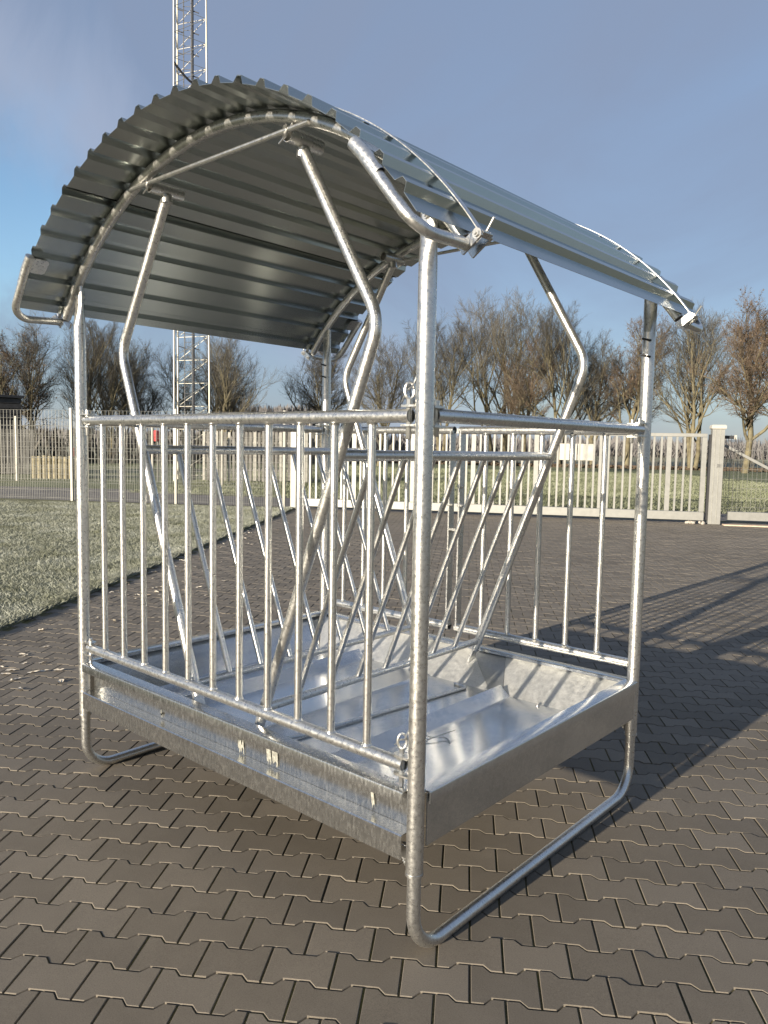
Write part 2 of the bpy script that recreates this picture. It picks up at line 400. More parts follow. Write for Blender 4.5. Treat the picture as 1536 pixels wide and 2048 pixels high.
def flip_up(v, f):                                               # make face windings point outward/up
    out_f = []
    for q in f:
        a, b, c = v[q[0]], v[q[1]], v[q[2]]; nn = np.cross(b-a, c-a); cen = v[list(q)].mean(0)
        ref = np.array([cen[0], cen[1]*1.0, .02 if abs(nn[2]) < 1e-9 else 0.0]); ref[2] = 1.0 if abs(nn[2]) > 1e-9 else 0
        out_f.append(q if nn @ ref > 0 else q[::-1])
    return np.array(out_f)
pf = flip_up(pv, pf)
rows = np.arange(-110, 220); cols = np.arange(-120, 130)
rr_, cc_ = np.meshgrid(rows, cols, indexing='ij')
ss = S0 + (cc_+.5)*PP + (rr_ % 2)*PP/2; tt = T0 + rr_*PQ
cx = ss*e1[0] + tt*en[0]; cy = ss*e1[1] + tt*en[1]
cxy = np.stack([cx.ravel(), cy.ravel()], 1)
inl = (cxy-LE0) @ ln; beyond = (cxy-GA) @ gn
u_, v_, z_ = project(np.c_[cxy, np.zeros(len(cxy))])
keep = (inl < -.06) & (beyond < .75)
near_all = np.linalg.norm(cxy-np.array([2.0, 1.0]), axis=1) < 6.5
inview = (z_ > .6) & (u_ > -420) & (u_ < 1960) & (v_ < 2500)
keep &= near_all | inview
P = cxy[keep]; u_, v_, z_ = u_[keep], v_[keep], z_[keep]
pang = math.atan2(e1[1], e1[0])
onpic = (z_ > .6) & (u_ > -30) & (u_ < 1566) & (v_ < 2075)
# hidden under the trough: leave those to the joined field
order = np.argsort(np.where(onpic, z_, 1e6))[:300]
single = np.zeros(len(P), bool); single[order] = True
ca, sa = math.cos(pang), math.sin(pang)
# the 300 largest
tones = rng.random(8); pmeshes = []
for k in range(8):
    pmeshes.append(fast_mesh('paver', pv, pf, M['paver'], tone=np.full(len(pf), tones[k])))
for i in np.where(single)[0]:
    o = bpy.data.objects.new('paver', pmeshes[int(rng.integers(8))]); C.objects.link(o); o.parent = yard
    o.location = (P[i, 0], P[i, 1], float(rng.normal(0, .0007)))
    o.rotation_euler = (float(rng.normal(0, .004)), float(rng.normal(0, .004)), pang + float(rng.normal(0, .003)))
# the rest in one mesh
Q = P[~single]; nq = len(Q)
rot = np.array([[ca, -sa], [sa, ca]])
base = pv.copy(); base[:, :2] = base[:, :2] @ rot.T
V = np.repeat(base[None], nq, 0); V[:, :, 0] += Q[:, None, 0]; V[:, :, 1] += Q[:, None, 1]
tilt = rng.normal(0, .004, (nq, 2)); loc = base[None, :, :2]
V[:, :, 2] += rng.normal(0, .0009, nq)[:, None] + (loc*tilt[:, None, :]).sum(2)
Fq = pf[None] + (np.arange(nq)*len(pv))[:, None, None]
rest = link('paver_field', fast_mesh('paver_field', V.reshape(-1, 3), Fq.reshape(-1, 4), M['paver'], tone=np.repeat(rng.random(nq), len(pf))), yard)
rest['kind'] = 'stuff'

# lawn and its blades
lawn_poly = [tuple(LE0-ld*9), tuple(LE1), tuple(LE1-gd*.7), (-17.6, 6.85), (-24, 2.7), (-20, -8)]
lawn = sheet('lawn', lawn_poly, .012, M['turf'], -.06)
def blades(n, inside, gen, hmin, hmax, wid, z0):
    pts = gen(n); pts = pts[inside(pts)]; n = len(pts)
    h = rng.uniform(hmin, hmax, n); a = rng.uniform(0, 2*np.pi, n); w = wid*rng.uniform(.6, 1.3, n)
    lean = rng.normal(0, .62, (n, 2))*h[:, None]; d = np.stack([np.cos(a), np.sin(a)], 1)*w[:, None]/2
    v = np.zeros((n, 4, 3)); v[:, 0, :2] = pts-d; v[:, 1, :2] = pts+d; v[:, 2, :2] = pts+lean*.45+d*.6; v[:, 3, :2] = pts+lean
    v[:, :2, 2] = z0; v[:, 2, 2] = z0+h*.6; v[:, 3, 2] = z0+h
    idx = np.arange(n)[:, None]*4; f = np.concatenate([idx+np.array([[0, 1, 2]]), idx+np.array([[0, 2, 3]])])
    return v.reshape(-1, 3), f
def in_lawn(p): return ((p-LE0) @ ln > .015) & ((p-np.array([-17.6, 6.85])) @ np.array([.544, -.839]) > -.1)
def gen_lawn(n):
    t = rng.uniform(-3.2, 12.6, n); d = rng.random(n)**1.5*13
    return LE0 + t[:, None]*ld + d[:, None]*ln
v, f = blades(430000, in_lawn, gen_lawn, .016, .048, .0062, .008)
o = link('lawn_grass', fast_mesh('lawn_grass', v, f, M['blade'])); tag(o, 'short frosted grass of the lawn beside the paving', 'grass', kind='stuff')
def gen_edge(n):
    t = rng.uniform(-3, 12.6, n); d = np.abs(rng.normal(0, .09, n)) + .022*np.sin(t*3.1)*np.sin(t*7.7+1) + .012*np.sin(t*19+2) - .012
    return LE0 + t[:, None]*ld + (d[:, None]+.012)*ln
v, f = blades(42000, lambda p: np.ones(len(p), bool), gen_edge, .025, .062, .006, .005)
o = link('edge_grass', fast_mesh('edge_grass', v, f, M['blade'])); tag(o, 'longer tufted grass fringe along the lawn edge', 'grass', kind='stuff')
def gen_meadow(n):
    t = rng.uniform(-6, 22, n); d = 3.6 + rng.random(n)**1.6*34
    return GA + t[:, None]*gd + d[:, None]*gn - gd*(d[:, None]*.2)
v, f = blades(150000, lambda p: np.ones(len(p), bool), gen_meadow, .04, .13, .022, -.03)
o = link('meadow_grass', fast_mesh('meadow_grass', v, f, M['meadow_blade'])); tag(o, 'frosted rough grass of the meadow behind the gate', 'grass', kind='stuff')

# ------------------------------------------------------------------ hay feeder
FW_, FD = 2.0, 1.57
feeder = thing('hay_feeder', 'galvanised steel hay feeder with arched corrugated roof standing on the brown paving', 'hay feeder', (1.0, FD/2, 0))
PR, RR, BR, KR, LR = .0268, .0207, .0132, .0205, .0215
CZ, AR = 1.305, 1.400                                             # arch centre height and radius
def arch(xr, ang): return Vector((1+xr*math.sin(ang), 0, CZ+xr*math.cos(ang)))
AEND = R(53.5)

corner = {'near': (2, 0), 'left': (0, 0), 'right': (2, FD), 'far': (0, FD)}
for nm, (x, y) in corner.items():
    b = MB()
    zt = 2.17
    b.tube([(x, y, .286), (x, y, 2.09)], PR, 22, cap=True)
    # crushed flat upper end
    n = 22; rings = []
    for k, (z, sy) in enumerate(((2.09, 1.0), (2.115, .86), (2.15, .60), (2.18, .46), (2.265, .46))):
        ring = []
        for j in range(n):
            a = 2*math.pi*j/n; sx = 1+(1-sy)*.22
            ring.append((x+PR*sx*math.cos(a), y+PR*sy*math.sin(a), z))
        rings.append(ring)
    vs = [q for r_ in rings for q in r_]; fs = []
    for i in range(4):
        for j in range(n): fs.append((i*n+j, i*n+(j+1) % n, (i+1)*n+(j+1) % n, (i+1)*n+j))
    fs.append(tuple(4*n+j for j in range(n))); b.add(vs, fs)
    po = b.build('post', M['tube'], feeder, 50)
    s = -1
    bb = MB(); bb.hexbolt((x, y-PR*.36, 2.222), (0, -1, 0), .0105); bb.hexbolt((x, y+PR*.36, 2.222), (0, 1, 0), .0105); bb.build_each('bolt', M['bolt'], po)
    bb = MB(); oy = -1 if y == 0 else 1
    bb.hexbolt((x-(PR+.001)*(1 if x > 1 else -1), y, .312), (-1 if x > 1 else 1, 0, 0), .009); bb.build_each('bolt', M['bolt'], po)
    if nm in ('right', 'far'):                                    # height holes with stop pins, as on the rear posts
        bb = MB()
        for z in (2.055, 1.985): bb.tube([(x-.018, y-.030, z+.006), (x+.022, y-.030, z-.004)], .0045, 8)
        bb.build_each('stop_pin', M['dark'], po)
    # weld collar at the sleeve end
    bb = MB(); bb.tube([(x, y, .283), (x, y, .291)], PR+.0016, 22); bb.build('collar', M['tube'], po)
    tabs = MB()
    tabs.slab([(x-.022*(1 if x > 1 else -1), y-.003, .36), (x-.062*(1 if x > 1 else -1), y-.003, .36), (x-.062*(1 if x > 1 else -1), y-.003, .33), (x-.022*(1 if x > 1 else -1), y-.003, .30)], (0, .006, 0))
    tabs.build('tab', M['tube'], po)

# skid runners: two legs bent into a ground tube
for x in (2.0, 0.0):
    b = MB(); b.tube(fillet([(x, 0, .40), (x, 0, LR), (x, FD, LR), (x, FD, .40)], .135, 12), LR, 20)
    b.build('skid_runner', M['tube'], feeder)

# hinge brackets: pairs of lugs with a pin
def bracket(px, py, dx, dy, z, pin=.0, ring=False):
    b = MB(); d = Vector((dx, dy, 0)); q = Vector((-dy, dx, 0)); c = Vector((px, py, z))
    for s in (1,):
        z0 = s*(RR+.0075)
        poly = [c+d*PR*.8+q*.021, c+d*.072+q*.021, c+d*.082+q*.010, c+d*.082-q*.010, c+d*.072-q*.021, c+d*PR*.8-q*.021]
        b.slab([p+Vector((0, 0, z0-.003)) for p in poly], (0, 0, .006))
    o = b.build('hinge_bracket', M['tube'], feeder)
    lb = MB(); lb.slab([p+Vector((0, 0, -(RR+.0075)-.003)) for p in poly], (0, 0, .006)); lb.build('lug', M['tube'], o)
    p = MB(); pc = c+d*.058
    p.tube([pc+Vector((0, 0, -.058-pin)), pc+Vector((0, 0, -.052-pin)), pc+Vector((0, 0, .048))], .0085, 10, radii=[.006, .0085, .0085])
    p.build('pin', M['bolt'], o)
    if ring:
        r = MB(); cc = pc+Vector((0, 0, .072)); loop = []
        for k in range(15):
            a = -math.pi*.5 + 2*math.pi*k/14
            loop.append(cc+(d*.7+q*.7)*.014*math.cos(a)+Vector((0, 0, .024*math.sin(a))))
        r.tube(loop, .0042, 8); r.build('ring', M['bolt'], o)
        w = MB(); w.tube(fillet([cc+d*.045-q*.02+Vector((0, 0, -.03)), cc+d*.012, cc-d*.018+q*.01+Vector((0, 0, .012)), cc-d*.03+q*.0+Vector((0, 0, .05))], .008, 4), .0026, 6)
        w.build('lynch_clip', M['bolt'], o)
    return o
ZT, ZS, ZB = 1.665, 1.667, .6125
for x, dx in ((0, 1), (2, -1)):
    for z in (ZT, ZB):
        bracket(x, 0, dx, 0, z, .012, ring=(x == 2))
        if not (x == 2 and z == ZB): bracket(x, FD, dx, 0, z, .0)
for x in (0, 2):
    for y, dy in ((0, 1), (FD, -1)): bracket(x, y, 0, dy, ZS-.004 if y == 0 else ZS, 0)

def rail(name, a, b, r, mat, parent, wall=.003):
    t = MB(); t.tube([a, b], r, 18, wall=wall); return t.build(name, mat, parent)
def vbar(x, y, parent):
    t = MB(); t.tube([(x, y, ZB+RR*.85), (x, y, ZT-RR*.85)], BR, 14)
    o = t.build('bar', M['bar'], parent)
    w = MB()                                                       # weld beads
    for z, s in ((ZB+RR, 1), (ZT-RR, -1)):
        w.tube([(x, y, z-.002*s), (x, y, z+.005*s)], 0, 10, radii=[BR+.0042, BR+.0006])
    for q in range(len(w.v)):
        vx, vy, vz = w.v[q]; w.v[q] = (vx+random.uniform(-1, 1)*.0012, vy+random.uniform(-1, 1)*.0012, vz+random.uniform(-1, 1)*.0015)
    w.build_each('weld', M['tube'], parent, 60)
    return o
gate = rail('feed_gate', (.047, 0, ZT), (1.950, 0, ZT), RR, M['tube'], feeder)
gate['label'] = 'front feed gate of eleven upright bars'
rail('bottom_rail', (.047, 0, ZB), (1.952, 0, ZB), RR, M['tube'], gate)
for k in range(11): vbar(.192+.1605*k, 0, gate)
# back: two half gates closed against each other with flat bars
ga = rail('feed_gate', (.047, FD, ZT), (.968, FD, ZT), RR, M['tube'], feeder)
rail('bottom_rail', (.047, FD, ZB), (.968, FD, ZB), RR, M['tube'], ga)
gb = rail('feed_gate', (1.008, FD, ZT), (1.953, FD, ZT), RR, M['tube'], feeder)
rail('bottom_rail', (1.008, FD, ZB), (1.978, FD, ZB), RR, M['tube'], gb)
for x in (.165, .325, .486, .648, .81): vbar(x, FD, ga)
for x in (1.168, 1.330, 1.492, 1.654, 1.818): vbar(x, FD, gb)
for x, g in ((.957, ga), (1.022, gb)):
    b = MB(); b.box((x, FD, (ZB+ZT)/2), (.008, .044, ZT-ZB), bev=.0015); fb = b.build('flat_bar', M['tube'], g)
    bb = MB()
    for z in (1.37, 1.27): bb.hexbolt((x+.004, FD-.006, z), (1, 0, 0), .010, .008); bb.hexbolt((x-.004, FD-.006, z), (-1, 0, 0), .010, .008)
    bb.build_each('bolt', M['bolt'], g)
b = MB(); b.slab([(.961, FD-.03, 1.135), (1.018, FD-.03, 1.135), (1.018, FD+.03, 1.125), (.961, FD+.03, 1.125)], (0, 0, .012)); b.build('latch_plate', M['bolt'], ga)
# side rails
for x in (0, 2): rail('side_rail', (x, .047, ZS), (x, FD-.047, ZS), RR, M['tube'], feeder)

# inner hay racks: bent tubes and slanting bars
RY0, RY1 = .068, 1.475
for s in (0, 1):
    X = (lambda x: 2-x) if s else (lambda x: x)
    top = Vector((X(.413), 0, 1.541)); bot = Vector((X(.785), 0, .592))
    rack = MB(); rack.tube([(top.x, RY0, top.z), (top.x, RY1, top.z)], .0195, 16)
    rk = rack.build('hay_rack', M['tube'], feeder)
    for y in (RY0, RY1):
        t = MB(); t.tube(fillet([(X(.600), y, 2.565), (X(.242), y, 1.965), (X(.800), y, .545)], .14, 10), KR, 18)
        tb = t.build('rack_tube', M['tube'], rk)
        ft = MB(); d = (Vector((X(.80), y, .545))-Vector((X(.242), y, 1.965))).normalized(); a = Vector((X(.80), y, .545))
        ft.box(a+d*.035, (.010, .046, .11), Matrix(((d.z, 0, d.x), (0, 1, 0), (-d.x, 0, d.z))) if not s else Matrix(((d.z, 0, d.x), (0, 1, 0), (-d.x, 0, d.z))), bev=.003)
        ft.build('foot', M['tube'], rk)
        # top socket: short horizontal tube, cotter ring
        k = MB(); yo = -1 if y < .5 else 1
        k.tube([(X(.592), y-.075*1, 2.585), (X(.592), y+.075, 2.585)], .0235, 16, wall=.003); k.tube([(X(.598), y, 2.535), (X(.594), y, 2.566)], .0225, 16)
        k.build('socket', M['tube'], rk)
        k = MB(); c = Vector((X(.592), y+yo*.085, 2.590))
        for q in range(2):
            cc = c+Vector((-.006+.012*q, yo*.004*q, 0)); loop = [cc+Vector((.020*math.cos(a_)*.75, -.010*math.cos(a_), .020*math.sin(a_))) for a_ in np.linspace(0, 2*math.pi, 17)]
            k.tube(loop, .0026, 6)
        k.tube([c+Vector((-.03, 0, -.03)), c+Vector((.01, 0, -.008)), c+Vector((.035, 0, .02))], .0026, 6)
        k.build('cotter_ring', M['bolt'], rk)
    t = MB(); t.tube([(bot.x, RY0, bot.z), (bot.x, RY1, bot.z)], .0165, 14); t.build('rack_rail', M['tube'], rk)
    for k in range(7):
        y = .240+.1725*k; t = MB(); t.tube([(top.x, y, top.z-.012), (bot.x, y, bot.z+.010)], .0118, 12); t.build('rack_bar', M['bar'], rk)

# trough
tray = MB()
zf = .400
xs = [.20, .46, .52, .58, .97, 1.0, 1.03, 1.40, 1.448, 1.50, 1.86]
zs = [zf, zf, .446, zf, zf, .408, zf, zf, .446, zf, zf]
ya, yb = .10, 1.335
tray.strip([(x, ya, z) for x, z in zip(xs, zs)], [(x, yb, z) for x, z in zip(xs, zs)], (0, 0, -.003))
trough = tray.build('trough', M['tray'], feeder, 20)
b = MB(); b.slab([(2.024, .026, .535), (2.024, .026, .372), (2.024, FD-.03, .372), (2.024, FD-.03, .535)], (-.004, 0, 0)); b.build('side_panel', M['tray'], trough)
b = MB(); b.slab([(-.024, .026, .535), (-.024, .026, .372), (-.024, FD-.03, .372), (-.024, FD-.03, .535)], (.004, 0, 0)); b.build('side_panel', M['tray'], trough)
b = MB(); b.slab([(1.985, ya, .525), (1.86, ya, zf-.001), (1.86, yb, zf-.001), (1.985, yb+.19, .525)], (.003, 0, -.002)); b.build('sloped_panel', M['tray'], trough)
b = MB(); b.slab([(.005, ya-.05, .525), (.20, ya, zf-.001), (.20, yb, zf-.001), (.005, yb+.19, .525)], (-.002, 0, -.003)); b.build('sloped_panel', M['tray'], trough)
# sloped back panel in two plates and a coplanar facet, coloured darker for the shade of its fold
def plate(poly, name='back_panel'):
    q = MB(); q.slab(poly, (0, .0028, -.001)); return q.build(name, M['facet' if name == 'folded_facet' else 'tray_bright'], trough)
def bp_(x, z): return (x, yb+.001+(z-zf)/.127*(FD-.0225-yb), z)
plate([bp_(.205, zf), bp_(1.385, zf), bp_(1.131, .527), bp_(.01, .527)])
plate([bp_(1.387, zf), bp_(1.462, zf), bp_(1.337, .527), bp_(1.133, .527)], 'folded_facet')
plate([bp_(1.464, zf), bp_(1.858, zf), bp_(1.99, .527), bp_(1.339, .527)])
b = MB(); b.slab([(.01, .030, .52), (1.99, .030, .52), (1.86, ya, zf), (.20, ya, zf)], (0, -.002, -.003)); b.build('sloped_panel', M['tray'], trough)
# rims
def rim_path(a, b_, prof, name='rim', mat='beam'):
    q = MB(); n = len(prof); a = Vector(a); b_ = Vector(b_)
    vs = [a+Vector(p) for p in prof]+[b_+Vector(p) for p in prof]
    fs = [(i, (i+1) % n, n+(i+1) % n, n+i) for i in range(n)]+[tuple(range(n))[::-1], tuple(range(n, 2*n))]
    q.add(vs, fs); o = q.build(name, M[mat], trough, 25)
    bm_ = bmesh.new(); bm_.from_mesh(o.data); bmesh.ops.recalc_face_normals(bm_, faces=bm_.faces); bm_.to_mesh(o.data); bm_.free(); o.data.set_sharp_from_angle(angle=R(25)); return o
def folded(outx):                                                # folded lip: flat top, rounded outer edge, short skirt
    s = outx
    return [(s*.030, 0, -.038), (s*.0335, 0, -.038), (s*.0335, 0, -.008), (s*.031, 0, -.002), (s*.026, 0, 0), (s*-.026, 0, 0), (s*-.029, 0, -.003), (s*-.029, 0, -.016), (s*-.026, 0, -.016), (s*-.026, 0, -.004), (s*.030, 0, -.004)]
rim_path((2.0, .028, .5435), (2.0, FD-.028, .5435), folded(1), mat='tray')
rim_path((0.0, .028, .5435), (0.0, FD-.028, .5435), folded(-1), mat='tray')
def folded_y(s): return [(0, q[0]*1.0, q[2]) for q in folded(s)]
fr = rim_path((.030, .004, .5405), (1.970, .004, .5405), folded_y(-1)); fr['label'] = 'front rim with scratched galvanised lip'
rim_path((.030, FD-.006, .5405), (1.970, FD-.006, .5405), folded_y(1), mat='tray')
# front and back channel beams
for s, y in ((-1, 0.004), (1, FD-.004)):
    b = MB(); b.slab([(.030, y-.026*s, .506), (1.970, y-.026*s, .506), (1.970, y-.026*s, .4058), (.030, y-.026*s, .4058)], (0, -.003*s, 0)); b.build('front_panel' if s < 0 else 'rear_panel', M['beam'], trough)
    prof = [(0, s*-.030, 0), (0, s*.029, 0), (0, s*.0325, -.004), (0, s*.0325, -.078), (0, s*.0295, -.078), (0, s*.0295, -.004), (0, s*-.030, -.003)]
    rim_path((.032, y, .405), (1.968, y, .405), prof, 'channel_beam')
# zinc runs and drips on the front
w = MB()
for x, z0, z1, wd in ((1.325, .504, .4065, .030), (1.292, .504, .4065, .024), (1.80, .500, .4065, .014), (1.13, .465, .4065, .034), (.60, .45, .41, .012)):
    n = 11; ed = [(x-wd/2+wd*k/(n-1), z0+random.uniform(-.030, .001)) for k in range(n)]
    lo = [(x+wd/2-wd*k/(n-1)+random.uniform(-.003, .003)+.006, z1+random.uniform(0, .030)) for k in range(n)]
    w.slab([(a_, .0262, b_) for a_, b_ in ed+lo], (0, -.0012, 0))
M['run'] = plain('raw_zinc_run', (.34, .34, .30), .55, .6, .5, 110, .3)
w.build_each('zinc_run', M['run'], trough)
b = MB()
for x, y in ((1.475, 1.318), (1.66, 1.322), (1.375, 1.325), (.62, 1.325), (.40, 1.32)): b.hexbolt((x, y, zf), (0, 0, 1), .008, .006)
b.build_each('bolt', M['bolt'], trough)
# crayon scribble on the floor of the trough, unreadable
b = MB(); px, py = 1.50, .28
path = [(1.44+.02*k+random.uniform(-.006, .006), .225-.004*k+random.uniform(-.013, .013), zf+.0006) for k in range(20)]
b.tube(path, .0028, 4); b.build('crayon_mark', M['dark'], trough)

# roof arches, ties, sheets, straps
for y in (0, FD):
    t = MB(); n = 48
    t.tube([arch(AR, -AEND+2*AEND*k/n)+Vector((0, y, 0)) for k in range(n+1)], .0212, 18, wall=.003)
    ar = t.build('roof_arch', M['tube'], feeder)
    b = MB(); x0 = .474; zz = CZ+math.sqrt(AR*AR-(1-x0)**2)-.012
    b.tube([(x0, y-.022, zz), (2-x0, y-.022, zz)], .0085, 10); b.build('tie_rod', M['bar'], feeder)
    b = MB()                                                     # tongues that bolt the arch to the posts
    for x in (0, 2):
        zc = CZ+math.sqrt(AR*AR-1.0)
        b.box((x, y, zc-.055), (.034, .010, .10), bev=.002)
    b.build('tongue', M['tube'], ar)

VR, CR_ = 1.4225, 1.4445                                          # valley and crest radius of the sheet
PITCH = R(4.553); PH0 = R(-.61)
def profile(a0, a1):
    outp = []; k0 = math.floor((a0-PH0)/PITCH)-1
    for k in range(k0, k0+40):
        c = PH0+k*PITCH
        for da, r_ in ((-.0170, VR), (-.0072, CR_), (.0072, CR_), (.0170, VR)):
            a = c+da
            if a0 < a < a1: outp.append((a, r_))
    return [(a0, VR)]+outp+[(a1, VR)]
Y0, Y1 = -.228, FD+.232
cuts = [(-R(53.2), PH0-6*PITCH+.0125), (PH0-6*PITCH-.0085, PH0+4*PITCH+.0085), (PH0+4*PITCH-.0125, R(53.2))]
for i, (a0, a1) in enumerate(cuts):
    off = .0016 if i == 1 else 0
    pr = profile(a0, a1); th = .0012
    lo_ = [(r_+off)*1.0 for a, r_ in pr]
    A = [Vector((1+r_*math.sin(a), 0, CZ+r_*math.cos(a))) for (a, _), r_ in zip(pr, lo_)]
    B = [Vector((1+(r_+th)*math.sin(a), 0, CZ+(r_+th)*math.cos(a))) for (a, _), r_ in zip(pr, lo_)]
    n = len(A); vs = []
    ys = [Y0, Y1]
    for y in ys:
        vs += [q+Vector((0, y, 0)) for q in A]+[q+Vector((0, y, 0)) for q in B]
    fs = []; H = 2*n
    for k in range(n-1):
        fs += [(k, k+1, H+k+1, H+k), (n+k, H+n+k, H+n+k+1, n+k+1), (k, n+k, n+k+1, k+1), (H+k, H+k+1, H+n+k+1, H+n+k)]
    fs += [(0, H, H+n, n), (n-1, 2*n-1, H+2*n-1, H+n-1)]
    b = MB(); b.add(vs, fs); o = b.build('roof_sheet', M['sheet'], feeder, 8)
    bm_ = bmesh.new(); bm_.from_mesh(o.data); bmesh.ops.recalc_face_normals(bm_, faces=bm_.faces); bm_.to_mesh(o.data); bm_.free(); o.data.set_sharp_from_angle(angle=R(8))
def radial(a): return Vector((math.sin(a), 0, math.cos(a)))
def tang_(a): return Vector((math.cos(a), 0, -math.sin(a)))
for y in (0.0, FD):
    b = MB(); aa = np.linspace(-R(54.6), R(54.6), 60); r_ = CR_+.0040
    b.strip([arch(r_, a)+Vector((0, y-.0125, 0)) for a in aa], [arch(r_, a)+Vector((0, y+.0125, 0)) for a in aa], (0, 0, .0001))
    v2 = b.v; n = len(aa)
    for k in range(n):                                            # real thickness outward
        d = radial(aa[k])*.003
        v2[2*n+k] = tuple(Vector(v2[k])+d); v2[3*n+k] = tuple(Vector(v2[n+k])+d)
    st = b.build('roof_strap', M['bar'], feeder)
    bm_ = bmesh.new(); bm_.from_mesh(st.data); bmesh.ops.recalc_face_normals(bm_, faces=bm_.faces); bm_.to_mesh(st.data); bm_.free(); st.data.set_sharp_from_angle(angle=R(32))
    for s in (-1, 1):
        a = s*R(54.4); rd = radial(a); tg = tang_(a)*s
        c = arch(AR+.020, a)+Vector((0, y, 0)); q = MB()
        oy = -1 if y == 0 else 1
        rotm = Matrix((tg, Vector((0, 1, 0)), rd)).transposed()
        for yy in (-.030, .030): q.box(c+Vector((0, yy*.75, 0))+tg*.008, (.030, .007, .078), rotm, bev=.002)
        q.box(c+rd*.036+tg*.016, (.008, .044, .020), rotm, bev=.002)
        cl = q.build('strap_clamp', M['beam'], feeder)
        q = MB(); q.tube([c+rd*.028+tg*.010+Vector((0, -.036, 0)), c+rd*.028+tg*.010+Vector((0, .036, 0))], .006, 8)
        for yy in (-.026, .026): q.hexbolt(c+rd*.028+tg*.010+Vector((0, yy, 0)), (0, math.copysign(1, yy), 0), .010, .007)
        q.hexbolt(c-rd*.024+tg*.010+Vector((0, -.026, 0)), (0, -1, 0), .007, .006)
        q.tube([c+rd*.036+tg*.012, c+rd*.080-tg*.004], .0038, 8); q.build_each('bolt', M['bolt'], cl)
        # bent handle tube that stiffens the eave corner
        a1 = a-s*.002; e0 = arch(AR+.004, a1)+Vector((0, y, 0))
        yo = y+oy*.236; a_up = R(43.7) if s > 0 else -R(44.9)   # the end plate lies in the trough between two ribs
        p0 = e0+Vector((0, oy*.012, 0))+tg*.005; p1 = arch(AR+.004, a+s*R(.6)); p1.y = yo
        p2 = arch(AR+.006, a_up); p2.y = yo+oy*.004
        q = MB(); q.tube(fillet([p0, p1, p2], .075, 9), .0165, 16); hd = q.build('roof_handle', M['tube'], feeder)
        # flattened end wrapped over the sheet edge: two plates joined by a half-round fold
        rd2 = radial(a_up); tg2 = tang_(a_up)*s; iny = Vector((0, -oy, 0)); q = MB()
        # the tube end is flared, laid over the sheet edge and drawn out into two flat tongues
        sec = []
        for t_, rr_1, lift, sq in ((.075, .0168, .0, 1.0), (.045, .0180, .001, 1.05), (.012, .0205, .004, 1.05), (-.060, .0210, .005, 1.03)):
            sec.append([p2+tg2*t_+rd2*lift+rd2*rr_1*sq*.92*math.sin(a_)+iny*rr_1*.85*math.cos(a_) for a_ in np.linspace(0, 2*math.pi, 16, endpoint=False)])
        q.add([w_ for r_ in sec for w_ in r_], [(k_*16+j_, k_*16+(j_+1) % 16, k_*16+16+(j_+1) % 16, k_*16+16+j_) for k_ in range(3) for j_ in range(16)]+[tuple(range(48, 64))])
        up_ = [p2+rd2*.0184+iny*w_-tg2*t_ for t_, w_ in ((.004, .0), (-.004, .030), (-.006, .086), (.002, .098), (.036, .086), (.057, .050), (.058, .0))]
        q.slab(up_, rd2*.0045)
        lo_ = [p2-rd2*.0010+iny*w_-tg2*t_ for t_, w_ in ((-.012, .0), (-.012, .068), (-.004, .080), (.050, .084), (.058, .074), (.060, .0))]
        q.slab(lo_, -rd2*.004)
        q.build('end_plate', M['tube'], hd, 40)

# loose things in the trough
b = MB(); b.tube(fillet([(1.206, 1.299, zf+.008), (1.285, 1.285, zf+.008), (1.172, .30, zf+.010), (1.150, .18, zf+.02)], .012, 5), .0075, 10)
tag(recenter(b.build('steel_rod', M['bar'])), 'thin steel rod with a hooked end lying in the trough', 'rod')
b = MB()
pts = [(1.50, .60, zf+.003), (1.53, .66, zf+.010), (1.56, .63, zf+.016), (1.60, .70, zf+.006), (1.64, .67, zf+.003)]
b.tube(fillet(pts, .02, 4), .0022, 6); b.tube(fillet([(1.55, .58, zf+.003), (1.575, .66, zf+.013), (1.60, .76, zf+.02)], .02, 4), .0022, 6)
tag(recenter(b.build('wire_offcut', M['bar'])), 'short twisted wire offcut lying on the trough floor', 'wire')
bpy.data.objects['steel_rod'].location.z += 0

# ------------------------------------------------------------------ gate, gate posts and fences
def P3(q, z): return Vector((q[0], q[1], z))
grot = Matrix(((gd[0], gn[0], 0), (gd[1], gn[1], 0), (0, 0, 1)))
glen = float(np.linalg.norm(GB-GA))
sg = thing('sliding_gate', 'long pale aluminium sliding gate of upright bars across the yard entrance', 'gate', tuple(P3((GA+GB)/2, 0)))
def gbox(s, n_, z, size, name, mat, par, bev=.004):
    b = MB(); c = GA+gd*s+gn*n_; b.box((c[0], c[1], z), size, grot, bev); return b.build(name, mat, par)
gbox(glen/2, 0, .175, (glen, .09, .19), 'bottom_beam', M['alu'], sg, .008)
gbox(glen/2, 0, 1.93, (glen, .05, .075), 'top_rail', M['alu'], sg)
gbox(.03, 0, 1.08, (.09, .07, 1.62), 'end_stile', M['alu'], sg)
gbox(glen-.05, 0, 1.08, (.10, .07, 1.62), 'end_stile', M['alu'], sg)
bm1 = MB(); bm1.box((0, 0, 0), (.042, .03, 1.622), None, .003); bar_me = bm1.mesh('gate_bar', M['alu'])
bm2 = MB(); bm2.box((0, 0, 0), (.10, .045, 1.622), None, .004); stile_me = bm2.mesh('gate_stile', M['alu'])
s = .03; k = 0
while s < glen-.30:
    s += .158; k += 1
    wide = (k % 9 == 0)
    o = link('gate_stile' if wide else 'gate_bar', stile_me if wide else bar_me, sg)
    c = GA+gd*s; o.location = (c[0], c[1], 1.081); o.rotation_euler = (0, 0, math.atan2(gd[1], gd[0]))
b = MB()                                                          # toothed strip on the top rail
for q in np.arange(.08, glen*.62, .085):
    c = GA+gd*q; b.box((c[0], c[1], 1.985), (.045, .004, .038), grot)
